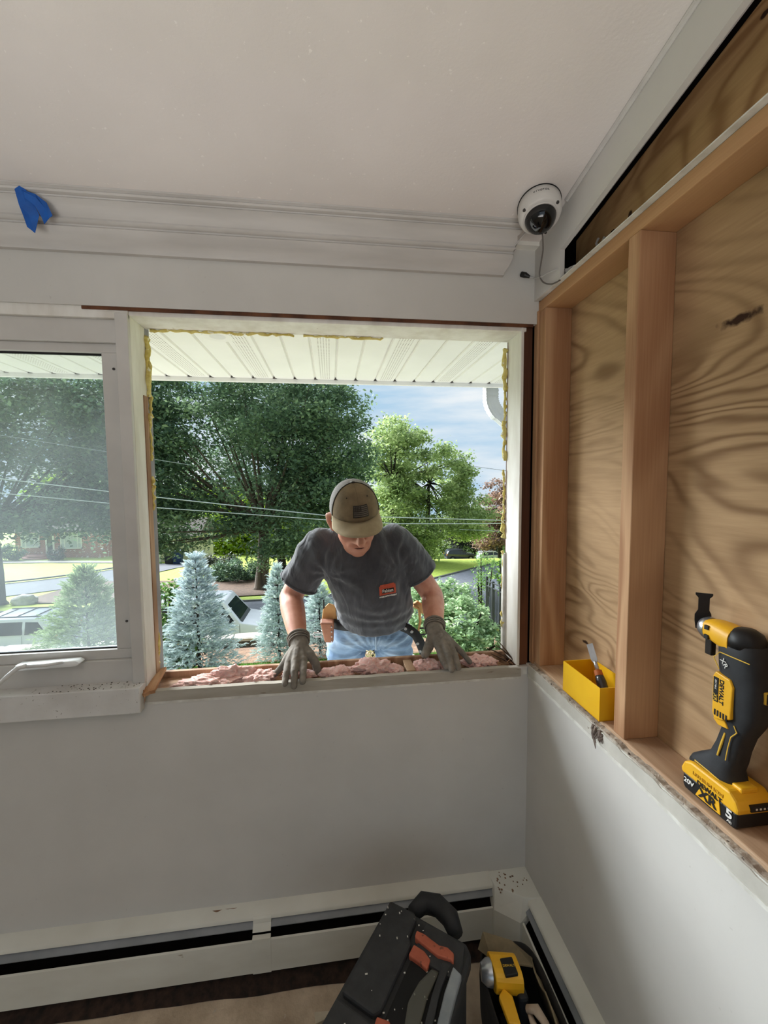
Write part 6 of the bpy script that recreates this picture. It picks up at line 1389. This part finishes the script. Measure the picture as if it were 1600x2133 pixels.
# ---- tool bag with drill and rag beside the toolbox
m_bag = mat('bag_canvas', (44, 42, 40), (32, 31, 30), 20, rough=.9, bump=.3); m_tan = mat('tan_canvas', (146, 132, 104), (122, 110, 88), 16, rough=.95, bump=.4)
bg = thing('tool_bag', 'open dark canvas tool bag with tan lining in the heater corner', 'bag', (.47, .93, 0))
rows = []
for z, kx, ky in ((.005, .075, .125), (.10, .085, .14), (.20, .088, .145), (.245, .086, .142)): rows.append(ring((.472, .93, z), kx, ky, n=32, e=4))
mb = MB(); loft(mb, rows, caps=False); mb.add(rows[0], [tuple(range(31, -1, -1))]); o = mb.build('bag_wall', m_bag, bg, smooth=True); o.modifiers.new('thick', 'SOLIDIFY').thickness = .005
MB().add([(.395, 1.060, .25), (.415, 1.075, .285), (.500, 1.07, .250), (.545, 1.03, .235), (.53, 1.00, .25), (.42, 1.02, .262)], [(0, 1, 5), (1, 2, 5), (2, 4, 5), (2, 3, 4)]).build('lining_flap', m_tan, bg).modifiers.new('thick', 'SOLIDIFY').thickness = .004
rows = [[(.535, .80 + .22 * i / 8, .246 + .010 * math.sin(i * 1.7)), (.553, .80 + .22 * i / 8, .205 + .008 * math.sin(i * 2.1)), (.556, .80 + .22 * i / 8, .15)] for i in range(9)]
MB().grid(rows).build('lining_edge', m_tan, bg, smooth='all').modifiers.new('thick', 'SOLIDIFY').thickness = .004
dl = thing('cordless_drill', 'yellow and black cordless drill standing in the tool bag', 'drill', (.44, .93, .05))
dm = MB(); loft(dm, [ring((.405 + .10 * u, .985 - .02 * u, .272), .036, .034, (0, 1, 0), (0, 0, 1), n=20, e=3) for u in (0, .35, .7)]); dm.build('motor_case', m_yel, dl, bevel=.003)
MB().box((.428, .945, .300), (.462, .985, .309)).build('maker_plate', m_blk, dl, bevel=.002); text_mesh('lettering', 'DEWALT', m_txy, frame((.445, .965, .3094), (1, -.1, 0), (.1, 1, 0)), .008, dl)
MB().tube([(.405, .985, .272), (.392, .987, .272), (.378, .99, .272)], [.030, .028, .018], 16).build('chuck', m_stl, dl, smooth=True)
MB().box((.458, .925, .150), (.484, .965, .262)).build('handle', m_rub, dl, bevel=.008)
MB().prism([(.408, .880), (.436, .872), (.440, .930), (.424, .950), (.405, .935)], .255, .270).build('belt_hook', m_yel, dl, bevel=.003)
MB().box((.425, .905, .060), (.520, .985, .150)).build('battery', m_blk, dl, bevel=.005)
rgm = thing('work_rag', 'crumpled pale rag hanging over the edge of the tool bag', 'rag', (.49, .86, .2))
pts = [(.468, .905, .262), (.485, .895, .272), (.497, .870, .265), (.495, .840, .262), (.508, .805, .252), (.515, .770, .235)]
MB().tube(pts, [.014, .017, .012, .013, .015, .012], 10, flat=.6).build('rag_fold', mat('rag_cloth', (186, 168, 148), (160, 142, 124), 20, rough=.95, bump=.5), rgm, smooth='all')
MB().tube([(.472, .905, .255), (.470, .880, .258), (.482, .850, .25), (.490, .81, .238)], [.008, .011, .010, .008], 10, flat=.6).build('rag_fold', MATS['rag_cloth'], rgm, smooth='all')
